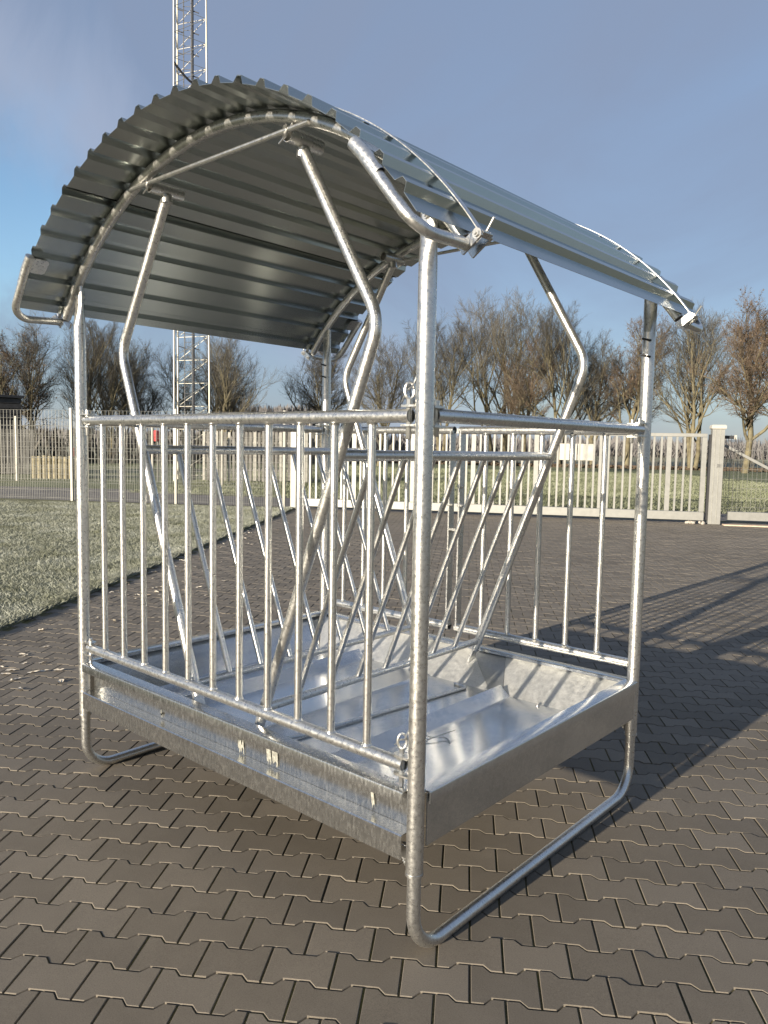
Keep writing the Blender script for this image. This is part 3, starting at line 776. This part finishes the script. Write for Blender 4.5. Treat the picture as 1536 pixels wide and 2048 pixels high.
o = b.build('toothed_strip', M['alu'], sg); o['kind'] = 'stuff'

def gate_post(c, h, w, label, cap=True):
    t = thing('gate_post', label, 'post', (c[0], c[1], 0), 'posts of the sliding gate')
    b = MB(); b.box((c[0], c[1], h/2), (w, w*.85, h), grot, .01); body = b.build('shaft', M['alu'], t)
    b = MB()
    for o_ in (-.06, .035):
        cc = np.array(c)+gd*o_-gn*(w*.425+.002); b.box((cc[0], cc[1], h/2), (.010, .008, h*.98), grot)
    b.build('groove_strip', M['mesh'], t)
    if cap:
        b = MB(); b.box((c[0], c[1], h+.03), (w+.05, w+.03, .10), grot, .022); b.build('cap', M['white'], t)
    return t
gp = np.array([-2.20, 15.60])
t = gate_post(gp, 2.08, .25, 'stout square aluminium gate post with rounded white cap right of the gate')
cc = gp+gd*.03-gn*(.1085); b = MB(); b.box((cc[0], cc[1], 1.28), (.10, .012, .085), grot, .003); pl = b.build('emblem_plate', M['alu'], t)
cc = gp+gd*.03-gn*(.1165); b = MB()
b.box((cc[0], cc[1], 1.28), (.060, .004, .055), grot); fr_ = b.build('plate_frame', M['dark'], pl)
b = MB(); cc = gp+gd*.03-gn*(.120); b.box((cc[0], cc[1], 1.28), (.046, .004, .042), grot); b.build('plate_field', M['alu'], pl)
b = MB(); cc = gp+gd*.03-gn*(.1232)
b.box((cc[0], cc[1], 1.28), (.008, .004, .030), grot); b.box((cc[0]+gd[0]*.008, cc[1]+gd[1]*.008, 1.288), (.012, .004, .008), grot); b.build('mark', M['dark'], pl)
b = MB()
c_ = gp-gd*.155-gn*.02; b.box((c_[0], c_[1], 1.02), (.05, .06, 1.86), grot, .003); b.build('rubber_edge', M['dark'], t)
gate_post(GA-gd*.06-gn*.02, 2.02, .13, 'slim pale gate post where the gate meets the mesh fence', cap=False)

def mesh_panel(a, d, length, h, z0, step, hstep, name, par, r=.0034, lower=True, mat='mesh'):
    """welded rod mesh: uprights and double horizontals, joined as one part"""
    b = MB(); n = int(length/step); nd = Vector((-d[1], d[0], 0))
    for k in range(n+1):
        p = Vector((a[0]+d[0]*k*step, a[1]+d[1]*k*step, 0)); b.tube([p+Vector((0, 0, z0)), p+Vector((0, 0, h))], r, 4, cap=False)
    z = z0+.05
    while z < h+.01:
        for s in (-1, 1):
            p = Vector((a[0], a[1], z))+nd*.006*s; b.tube([p, p+Vector((d[0], d[1], 0))*length], r, 4, cap=False)
        z += hstep
    o = b.build(name, M[mat], par, 60); o['kind'] = 'stuff'; return o
# mesh tail of the sliding gate right of the post
tail0 = gp+gd*.17+gn*.16
tt_ = thing('gate_tail', 'mesh filled tail of the sliding gate with a slanting brace right of the post', 'gate', tuple(P3(tail0, 0)))
c = tail0+gd*2.6; b = MB(); b.box((c[0], c[1], .185), (4.9, .09, .19), grot, .008); b.build('bottom_beam', M['alu'], tt_)
c = tail0+gd*.1; b = MB(); b.box((c[0], c[1], 1.90), (.26, .05, .07), grot, .004); b.build('top_rail', M['dark'], tt_)
c = tail0+gd*.22; b = MB(); b.box((c[0], c[1], 1.90), (.05, .09, .10), grot, .01); b.build('end_cap', M['white'], tt_)
b = MB(); p0 = P3(tail0+gd*.02, 1.72); p1 = P3(tail0+gd*2.9, .18)
dd = (p1-p0).normalized(); sd = Vector((gn[0], gn[1], 0)); u2 = dd.cross(sd)
b.box((p0+p1)/2, ((p1-p0).length, .04, .06), Matrix((dd, sd, -u2)).transposed(), .003); b.build('brace', M['alu'], tt_)
mesh_panel(tail0+gn*.25, gd, 5.0, 1.96, .1, .095, .21, 'mesh_panel', tt_)
mesh_panel(tail0-gn*.06, gd, .36, 1.90, .28, .07, .21, 'mesh_panel', tt_, mat='dark')
b = MB(); c = tail0+gd*2.5-gn*.35; b.box((c[0], c[1], .012), (5.0, .20, .03), grot, .004)
o = recenter(b.build('concrete_strip', M['plinth'])); tag(o, 'pale concrete strip on the ground in front of the gate tail', 'kerb')
for k in range(14):
    b = MB(); bm_ = bmesh.new(); bmesh.ops.create_icosphere(bm_, subdivisions=1, radius=.045)
    for v in bm_.verts: v.co *= random.uniform(.6, 1.15)
    me = bpy.data.meshes.new('rubble_stone'); bm_.to_mesh(me); bm_.free(); me.materials.append(M['gravel'])
    o = bpy.data.objects.new('rubble_stone', me); C.objects.link(o)
    c = gp-gd*(.22+random.random()*.36)-gn*(.02+random.random()*.16); o.location = (c[0], c[1], .02+.02*random.random()); o.rotation_euler = (random.random()*3, random.random()*3, 0)
    tag(o, 'small grey stone of the rubble heap at the foot of the capped gate post', 'stone', 'rubble at the gate post')

# near mesh fence, left of the gate
FA = np.array([-11.0, 10.95]); FB = np.array([-25.2, 1.75]); fd_ = (FB-FA)/np.linalg.norm(FB-FA)
mf = thing('mesh_fence', 'tall welded mesh fence behind the lawn, running left from the gate', 'fence', tuple(P3((FA+FB)/2, 0)))
npan = 6; plen = float(np.linalg.norm(FB-FA))/npan
frot = Matrix(((fd_[0], -fd_[1], 0), (fd_[1], fd_[0], 0), (0, 0, 1)))
for k in range(npan):
    a = FA+fd_*plen*k
    mesh_panel(a+fd_*.04, fd_, plen-.08, 2.34, .03, .097, .205, 'mesh_panel', mf, r=.0034)
    mesh_panel(a+fd_*.088, fd_, plen-.16, .95, .03, .097, 9, 'mesh_panel', mf, r=.0030)
for k in range(npan+1):
    a = FA+fd_*plen*k; b = MB(); b.box((a[0], a[1], 1.2), (.06, .06, 2.40), frot, .006); b.build('fence_post', M['pale'], mf)
b = MB(); b.tube([P3(FA+fd_*10.6+np.array([.1, -.05]), 0), P3(FA+fd_*10.6+np.array([.1, -.05]), 2.42)], .075, 14)
tag(recenter(b.build('round_post', M['dark'])), 'thick dark round post beside the near mesh fence', 'post')

# path behind the fence
sheet('back_path', [tuple(FA+gn*.2), tuple(FB+gn*.2), (-29, 5.0), (-15.5, 14.6), (-11.8, 14.2)], -.004, M['drive'])
sheet('compound_ground', [(-14.5, 15.2), (-29, 4.9), (-48, 14), (-36, 40), (-18, 24)], -.016, M['meadow'])

# compound fence round the mast: rear fence with pale posts
CA, CB, CC = np.array([-30.5, 7.9]), np.array([-17.6, 17.2]), np.array([-24.5, 27.0])
cf = thing('compound_fence', 'pale mesh fence round the lattice mast, behind the near mesh fence', 'fence', tuple(P3(CB, 0)))
for a, b_ in ((CA, CB), (CB, CC)):
    ln_ = float(np.linalg.norm(b_-a)); d = (b_-a)/ln_; kn = int(ln_/2.5); pl_ = ln_/kn
    cr = Matrix(((d[0], -d[1], 0), (d[1], d[0], 0), (0, 0, 1)))
    for k in range(kn):
        mesh_panel(a+d*pl_*k+d*.05, d, pl_-.1, 2.28, .05, .125, .40, 'mesh_panel', cf, r=.0055)
        q = a+d*pl_*k; b = MB(); b.box((q[0], q[1], 1.22), (.06, .06, 2.44), cr, .008); b.build('fence_post', M['pale'], cf)
# slatted screen inside the compound
SA, SB = np.array([-22.6, 16.9]), np.array([-19.1, 19.5])
sc_ = thing('slatted_screen', 'weathered upright slat screen seen through the fences right of the mast', 'screen', tuple(P3((SA+SB)/2, 0)))
d = (SB-SA)/np.linalg.norm(SB-SA); nsl = 26
for k in range(nsl):
    q = SA+(SB-SA)*k/(nsl-1); b = MB(); b.box((q[0], q[1], 1.05+random.uniform(-.03, .03)), (.105, .03, 1.95), Matrix(((d[0], -d[1], 0), (d[1], d[0], 0), (0, 0, 1))))
    b.build('slat', M['pale'] if k % 3 == 0 else M['slat'], sc_)
for z in (.5, 1.6):
    b = MB(); q = (SA+SB)/2+np.array([-d[1], d[0]])*.035; b.box((q[0], q[1], z), (float(np.linalg.norm(SB-SA)), .04, .08), Matrix(((d[0], -d[1], 0), (d[1], d[0], 0), (0, 0, 1)))); b.build('slat_rail', M['slat'], sc_)
# timber stake bed
st = thing('stake_bed', 'low bed edged with yellowish upright timber stakes behind the near mesh fence', 'planter', (-27.4, 13.4, 0))
for k in range(9):
    q = np.array([-28.15, 12.55])+np.array([.62, .78])*.205*k; b = MB(); b.tube([(q[0], q[1], -.05), (q[0], q[1], .86+random.uniform(-.04, .04)), (q[0], q[1], .90+random.uniform(-.03, .03))], .1, 9, radii=[.10, .10, .085]); b.build('stake', M['stake'], st)
b = MB(); b.slab([(-28.1, 12.7, .7), (-27.0, 14.15, .7), (-28.3, 15.0, .7), (-29.4, 13.6, .7)], (0, 0, -.5)); b.build('soil', M['hedge'], st)
# grey slat fence under the dark building
bf = thing('board_fence', 'grey upright board fence below the dark clad building', 'fence', (-31.0, 13.0, 0))
for k in range(30):
    q = np.array([-33.6, 8.6])+np.array([.32, .947])*.20*k
    b = MB(); b.box((q[0], q[1], 1.02), (.03, .165, 2.0+random.uniform(-.05, .05)), Matrix.Rotation(math.atan2(-.32, .947), 3, 'Z')); b.build('board', M['slat'], bf)
# dark clad building
bd = thing('clad_building', 'dark building clad in horizontal boards at the left edge behind the fences', 'building', (-37, 10, 0))
A_, B_ = np.array([-34.2, 4.0]), np.array([-32.6, 14.05]); d = (B_-A_)/np.linalg.norm(B_-A_); nrm = np.array([d[1], -d[0]])
brot = Matrix(((d[0], -d[1], 0), (d[1], d[0], 0), (0, 0, 1))); blen = float(np.linalg.norm(B_-A_))
q = (A_+B_)/2-nrm*1.6; b = MB(); b.box((q[0], q[1], 1.7), (blen-.06, 3.0, 3.36), brot); b.build('wall', M['plank'], bd)
for k in range(14):
    z = .15+k*.243; q = (A_+B_)/2-nrm*(.055); b = MB(); b.box((q[0], q[1], z), (blen, .05, .215), brot, .008); b.build('cladding_board', M['plank'], bd)
q = (A_+B_)/2-nrm*1.6; b = MB(); b.box((q[0], q[1], 3.50), (blen+.2, 3.4, .12), brot, .01); b.build('roof', M['dark'], bd)
# red and white marker post, red box on the compound fence
t = thing('marker_post', 'thin marker post with white and red bands behind the near fence', 'marker post', (-25.55, 12.9, 0))
for z0, z1, mt in ((0, .95, 'dark'), (.95, 1.28, 'red'), (1.28, 1.72, 'white')):
    b = MB(); b.tube([(-25.55, 12.9, z0), (-25.55, 12.9, z1)], .055, 10); b.build('band', M[mt], t)
rb = thing('extinguisher_box', 'small red box on a pale stand near the foot of the mast', 'box', (-23.2, 15.1, 0))
b = MB(); b.box((-23.2, 15.1, 1.80), (.16, .12, .42), None, .015); b.build('case', M['red'], rb)
b = MB(); b.box((-23.2, 15.17, .95), (.05, .03, 1.9), None); b.build('stand', M['pale'], rb)
# double white notice boards far behind the gate
nb = thing('notice_board', 'pair of blank white boards on legs by the road behind the gate', 'sign', (-24.0, 51.6, 0))
A_, B_ = np.array([-25.15, 51.05]), np.array([-22.75, 52.25]); d = (B_-A_)/np.linalg.norm(B_-A_)
nrot = Matrix(((d[0], -d[1], 0), (d[1], d[0], 0), (0, 0, 1))); tl = float(np.linalg.norm(B_-A_))
for k in (0, 1):
    q = A_+d*tl*(.25+.5*k); b = MB(); b.box((q[0], q[1], 1.38), (tl*.47, .05, 1.24), nrot, .005); b.build('board', M['white'], nb)
    for e in (-.4, .4):
        p_ = q+d*e; b = MB(); b.box((p_[0]+.05, p_[1]+.05, .9), (.06, .06, 1.9), nrot); b.build('leg', M['slat'], nb)
# small white board near the left end of the gate
q = np.array([-19.9, 19.6]); b = MB(); b.box((q[0], q[1], 1.72), (.5, .03, .42), grot, .003); b.box((q[0], q[1]+.04, 1.0), (.05, .05, 2.0), grot)
tag(recenter(b.build('small_sign', M['white'])), 'small blank white sign on a post seen left of the gate', 'sign')

# ------------------------------------------------------------------ lattice mast
mast = thing('lattice_mast', 'tall three legged steel lattice mast with an inner ladder', 'mast', (-24.6, 17.6, 0))
fwd = Vector((-.655, .755, 0)).normalized(); rgt = Vector((.755, .655, 0)).normalized()
mc = Vector((-24.87, 17.2, 0)); MS = 1.60
A0 = mc; C0 = mc+rgt*(MS*math.cos(R(20.3)))-fwd*(MS*math.sin(R(20.3)))*-1*.25
th = R(20.3)
A0 = mc; C0 = mc+rgt*MS*math.cos(th)-fwd*MS*math.sin(th)*(-1)*0; 
C0 = mc+(rgt*math.cos(th)+fwd*math.sin(-th))*MS
B0 = mc+(rgt*math.cos(th+math.pi/3)-fwd*math.sin(th+math.pi/3))*MS
legs = [A0, B0, C0]; MH = 31.0; tap = .76; cen = (A0+B0+C0)/3
def lp(k, z): q = legs[k]; s_ = 1-(1-tap)*z/MH; return cen+(q-cen)*s_+Vector((0, 0, z))
for k in range(3):
    b = MB(); b.tube([lp(k, 0), lp(k, MH)], .034, 8); b.build('leg', M['mast'], mast)
step = .96; nb_ = int(MH/step)
for f_, (i, j) in enumerate(((0, 1), (1, 2), (2, 0))):
    for k in range(nb_):
        z = .2+k*step
        b = MB(); b.tube([lp(i, z), lp(j, z)], .0105, 6, cap=False); b.tube([lp(i, z), lp(j, z+step)] if f_ != 2 else [lp(j, z), lp(i, z+step)], .0105, 6, cap=False)
        b.build('brace', M['mast'], mast)
lad = cen+rgt*.02+fwd*.15
b = MB()
for s in (-.16, .16): b.tube([lad+rgt*s, lad+rgt*s*.95+Vector((0, 0, MH))], .020, 6)
ldr = b.build('ladder', M['mast_dark'], mast)
b = MB(); b.tube([lad+rgt*.24-fwd*.05, lad+rgt*.22-fwd*.05+Vector((0, 0, MH))], .036, 6); b.build('cable_run', M['dark'], mast)
b = MB()
for k in range(int(MH/.3)):
    z = .3*k; b.tube([lad-rgt*.16+Vector((0, 0, z)), lad+rgt*.16+Vector((0, 0, z))], .011, 5, cap=False)
o = b.build('rung', M['mast_dark'], mast); o['kind'] = 'stuff'
b = MB()
for k in range(int(MH/.83)):
    z = .5+.83*k
    b.tube([lad-rgt*.40+Vector((0, 0, z+.05)), lad-rgt*.15+Vector((0, 0, z-.03))], .022, 5); b.tube([lad+rgt*.24+Vector((0, 0, z-.02)), lad+rgt*.46+Vector((0, 0, z-.10))], .022, 5)
o = b.build('step_iron', M['dark'], mast); o['kind'] = 'stuff'
for zc in (7.4, 16.0):
    b = MB(); a = lp(1, zc+.35); e = lp(2, zc-.25); n = 9
    b.tube([a.lerp(e, k/n)+Vector((0, 0, -.22*math.sin(math.pi*k/n))) for k in range(n+1)], .045, 7); b.build('cable_loop', M['dark'], mast)

# ------------------------------------------------------------------ bare trees
def grow(seed, height, spread=1.0, stems=1, base=.22, upw=.16, twig_len=.9, dens=1.0):
    r = random.Random(seed); T = MB(); tw_v, tw_f = [], []
    def branch(p, d, length, rad, lvl):
        n = (6, 5, 4, 3, 2)[lvl]; pts = [p]; q = Vector(p); dd = Vector(d); wob = (.07, .12, .15, .17, .18)[lvl]
        for k in range(n):
            dd = (dd+Vector((r.gauss(0, wob), r.gauss(0, wob), r.gauss(0, wob)+upw*(1 if lvl else .4)))).normalized()
            q = q+dd*length/n; pts.append(q.copy())
        radii = [rad*(1-.72*k/n) for k in range(n+1)]
        if lvl <= 2: T.tube(pts, rad, (9, 6, 4)[lvl], cap=False, radii=radii)
        else:
            sides = 3; u = dd.orthogonal().normalized(); w = dd.cross(u); o = len(tw_v)
            for i_, q_ in enumerate(pts):
                for j in range(sides):
                    a = 2*math.pi*j/sides; tw_v.append(q_+(u*math.cos(a)+w*math.sin(a))*radii[i_])
            for i_ in range(n):
                for j in range(sides): tw_f.append((o+i_*sides+j, o+i_*sides+(j+1) % sides, o+(i_+1)*sides+(j+1) % sides, o+(i_+1)*sides+j))
        if lvl == 4: return
        cnt = ((15, 10, 9, 7)[lvl])*dens; cnt = int(cnt)+(r.random() < cnt % 1)
        for c_ in range(cnt):
            lo = (.22, .22, .15, .1)[lvl]; t = lo+(1-lo)*(c_+r.random())/cnt; fi = t*n; i_ = min(n-1, int(fi)); bp = pts[i_].lerp(pts[i_+1], fi-i_)
            ax = (pts[i_+1]-pts[i_]).normalized(); phi = r.random()*2*math.pi if lvl else c_*2.4+r.random()
            u = ax.orthogonal().normalized(); w = ax.cross(u); side = u*math.cos(phi)+w*math.sin(phi)
            spr = (.72, .66, .64, .64)[lvl]*r.uniform(.65, 1.25)*spread*(1.15-.45*t if lvl == 0 else 1)
            nd = (ax*math.cos(spr)+side*math.sin(spr)).normalized()
            nl = length*(.62, .56, .55, .55)[lvl]*r.uniform(.75, 1.2)*(1.12-.62*t if lvl == 0 else 1.0-.25*t)
            if lvl == 3: nl = max(nl, .35)*twig_len
            branch(bp, nd, nl, max(.0080, radii[i_]*.55), lvl+1)
    for s in range(stems):
        a = 2*math.pi*s/max(1, stems)+r.random(); off = Vector((math.cos(a), math.sin(a), 0))*(.28 if stems > 1 else 0)
        d0 = (Vector((0, 0, 1))+off*r.uniform(.3, .75)).normalized()
        branch(Vector((0, 0, -.2))+off, d0, height*r.uniform(.80, .90), base*(1 if stems == 1 else .72), 0)
    trunk = T.mesh('trunk', M['bark'], 60)
    v = np.array([tuple(q) for q in tw_v]); tri = np.array(tw_f)
    return trunk, v, tri, r
protos = []
specs = [(1, 13.5, 1.0, 1, .32, .12, 1.0, 1.05), (2, 12.0, .92, 3, .28, .12, 1.0, .78), (3, 13.0, 1.10, 1, .32, .10, 1.05, 1.05), (4, 12.5, .92, 2, .27, .14, 1.0, .86), (5, 12.5, 1.08, 2, .27, .10, 1.0, .86)]
for sp_ in specs:
    trunk, v, q, r = grow(*sp_)
    crown = fast_mesh('crown', v, q, M['twig']); rust = fast_mesh('crown', v, q, M['rust_twig'])
    zt = v[:, 2].max(); protos.append((trunk, crown, rust, zt))
    # dry leaves still hanging in the rusty crowns
    ends = v[rng.integers(0, len(v), 5200)]; w = rng.normal(0, .06, (len(ends), 3, 3)); lv = (ends[:, None, :]+w).reshape(-1, 3)
    protos[-1] += (fast_mesh('dry_leaves', lv, np.arange(len(lv)).reshape(-1, 3), M['rust_twig']),)

tree_list = [  # x, y, height, prototype, turn, rusty, label
 (-50.3, 20.2, 8.4, 4, .3, 1, 'rust brown leafed tree at the left edge above the dark building'),
 (-51.0, 23.0, 9.9, 2, 1.2, 0, 'wide bare tree just right of the dark clad building'),
 (-51.5, 27.2, 10.4, 3, 2.0, 0, 'bare tree behind the left front post of the feeder'),
 (-48.8, 27.8, 8.6, 1, .7, 0, 'bare many stemmed tree next to the left bent rack tube'),
 (-52.8, 32.8, 9.3, 0, 2.7, 0, 'bare tree midway between left bent rack tube and mast'),
 (-49.0, 34.6, 9.0, 4, 4.0, 0, 'bare tree immediately left of the mast'),
 (-46.8, 36.0, 9.7, 1, 5.1, 0, 'bare tree whose crown stands behind and right of the mast'),
 (-51.6, 41.8, 7.8, 0, 3.3, 0, 'small narrow bare tree at the right end of the left tree group'),
 (-44.0, 44.6, 11.0, 2, 0.2, 0, 'bare tree behind the far post of the feeder'),
 (-37.2, 44.0, 9.9, 4, 1.7, 0, 'spreading bare tree between the far and the near posts'),
 (-41.2, 57.3, 13.4, 3, 2.2, 0, 'bare tree right behind the near post of the feeder'),
 (-36.5, 60.6, 15.2, 1, 3.1, 0, 'tallest bare tree, right of the near post'),
 (-32.6, 58.5, 11.6, 0, .9, 1, 'lower brownish tree left of the notice boards'),
 (-30.6, 61.7, 13.7, 3, 4.2, 0, 'bare tree behind the right bent rack tube'),
 (-29.0, 64.6, 11.6, 2, 5.6, 0, 'bare tree between right bent rack tube and right post'),
 (-26.3, 66.0, 13.8, 0, 0.4, 1, 'brownish tree directly behind the right post of the feeder'),
 (-20.5, 66.2, 13.4, 1, 1.4, 0, 'bare many stemmed tree behind the end of the sliding gate'),
 (-14.9, 61.9, 13.0, 2, 2.9, 1, 'rusty brown tree at the right edge behind the gate tail'),
 (-11.5, 63.4, 12.6, 3, 3.9, 1, 'rusty tree mostly cut off by the right edge'),
 (-62.0, 18.5, 9.0, 3, 3.9, 0, 'bare tree beyond the left edge behind the rust brown one'),
]
for x, y, h, k, turn, rusty, lab in tree_list:
    t = thing('bare_tree', lab, 'tree', (x, y, -.05), 'bare trees along the road'); t.rotation_euler = (0, 0, turn)
    s_ = h/protos[k][3]*1.10; t.scale = (s_, s_, s_)
    parts = [('trunk', protos[k][0]), ('crown', protos[k][2] if rusty else protos[k][1])]
    if rusty: parts.append(('dry_leaves', protos[k][4]))
    for nm, me in parts:
        o = bpy.data.objects.new(nm, me); C.objects.link(o); o.parent = t
        if nm == 'dry_leaves': o['kind'] = 'stuff'

# low leaf bank, hedge masses and far wood
def mass(name, n, gen, hmin, hmax, w, mat, label, cat):
    pts = gen(n); v, f = [], []
    h = rng.uniform(hmin, hmax, n); a = rng.uniform(0, np.pi, n); d = np.stack([np.cos(a), np.sin(a)], 1)*w*rng.uniform(.4, 1.2, n)[:, None]
    vv = np.zeros((n, 4, 3)); ln2 = rng.normal(0, .25, (n, 2))*h[:, None]
    vv[:, 0, :2] = pts-d*.5; vv[:, 1, :2] = pts+d*.5; vv[:, 2, :2] = pts+d*.35+ln2; vv[:, 3, :2] = pts-d*.2+ln2
    vv[:, :2, 2] = -.1; vv[:, 2, 2] = h; vv[:, 3, 2] = h*rng.uniform(.7, 1, n)
    o = link(name, fast_mesh(name, vv.reshape(-1, 3), np.arange(4*n).reshape(-1, 4), mat)); return tag(o, label, cat, kind='stuff')
bank0 = f0+gn*50.5
mass('leaf_bank', 9000, lambda n: bank0+rng.uniform(10, 110, n)[:, None]*gd+rng.normal(0, .9, n)[:, None]*gn, .06, .26, .4, M['hedge'], 'low dark bank of dry leaves along the far edge of the meadow', 'leaf bank')
fw2 = np.array([-.655, .755]); rg2 = np.array([.755, .655]); c2 = np.array(CAM[:2])
mass('far_wood', 60000, lambda n: c2+fw2*rng.uniform(190, 330, n)[:, None]+rg2*rng.uniform(-320, 320, n)[:, None], 1.0, 5.6, .30, M['far_wood'], 'distant strip of bare woodland along the horizon', 'woodland')
mass('far_thicket', 2500, lambda n: c2+fw2*rng.normal(185, 6, n)[:, None]+rg2*rng.normal(-24, 4.5, n)[:, None], 4.0, 11, .3, M['far_wood'], 'hazy thicket on the horizon right of the mast', 'thicket')
mass('undergrowth', 1800, lambda n: np.array([-50.0, 24.0])+np.array([.25, .97])*rng.uniform(-14, 26, n)[:, None]+np.array([.97, -.25])*rng.normal(0, 1.6, n)[:, None], .6, 2.6, .07, M['twig'], 'brown undergrowth below the trees on the left', 'undergrowth')
mass('hedge_growth', 900, lambda n: f0+gn*53+rng.uniform(14, 74, n)[:, None]*gd+rng.normal(0, 1.2, n)[:, None]*gn, .4, 2.0, .06, M['twig'], 'thin brown hedge growth between the tree trunks behind the gate', 'hedge')

# ------------------------------------------------------------------ fallen leaves on the paving by the lawn
leaf_meshes = []
for k in range(4):
    b = MB(); n = 9; ring = []
    for j in range(n):
        a = 2*math.pi*j/n; rr2 = .030*(1+.35*math.cos(2*a))*random.uniform(.75, 1.1); ring.append((rr2*math.cos(a), rr2*.62*math.sin(a), .004+random.uniform(0, .012)))
    b.add([(0, 0, .003)]+ring, [(0, j+1, (j+1) % n+1) for j in range(n)]); leaf_meshes.append(b.mesh('fallen_leaf', M['leaf'], 80))
spots = []
for k in range(95):
    t = random.uniform(-1.3, 8.0); d = abs(random.gauss(0, .45))+.06; spots.append(LE0+ld*t-ln*d)
for k in range(26): spots.append(np.array([-2.0, .35])+np.array([random.gauss(0, .35), random.gauss(0, .28)]))
for k in range(18): spots.append(np.array([-3.9, 2.6])+np.array([random.gauss(0, .30), random.gauss(0, .30)])-ln*.45)
for q in spots:
    if (q-LE0) @ ln > -.03: continue
    o = bpy.data.objects.new('fallen_leaf', random.choice(leaf_meshes)); C.objects.link(o)
    o.location = (q[0], q[1], .001); o.rotation_euler = (random.gauss(0, .12), random.gauss(0, .12), random.random()*6.3); s_ = random.uniform(.5, 1.15); o.scale = (s_, s_, s_)
    tag(o, 'small frosted dead leaf lying on the paving near the lawn edge', 'leaf', 'fallen leaves along the lawn edge')
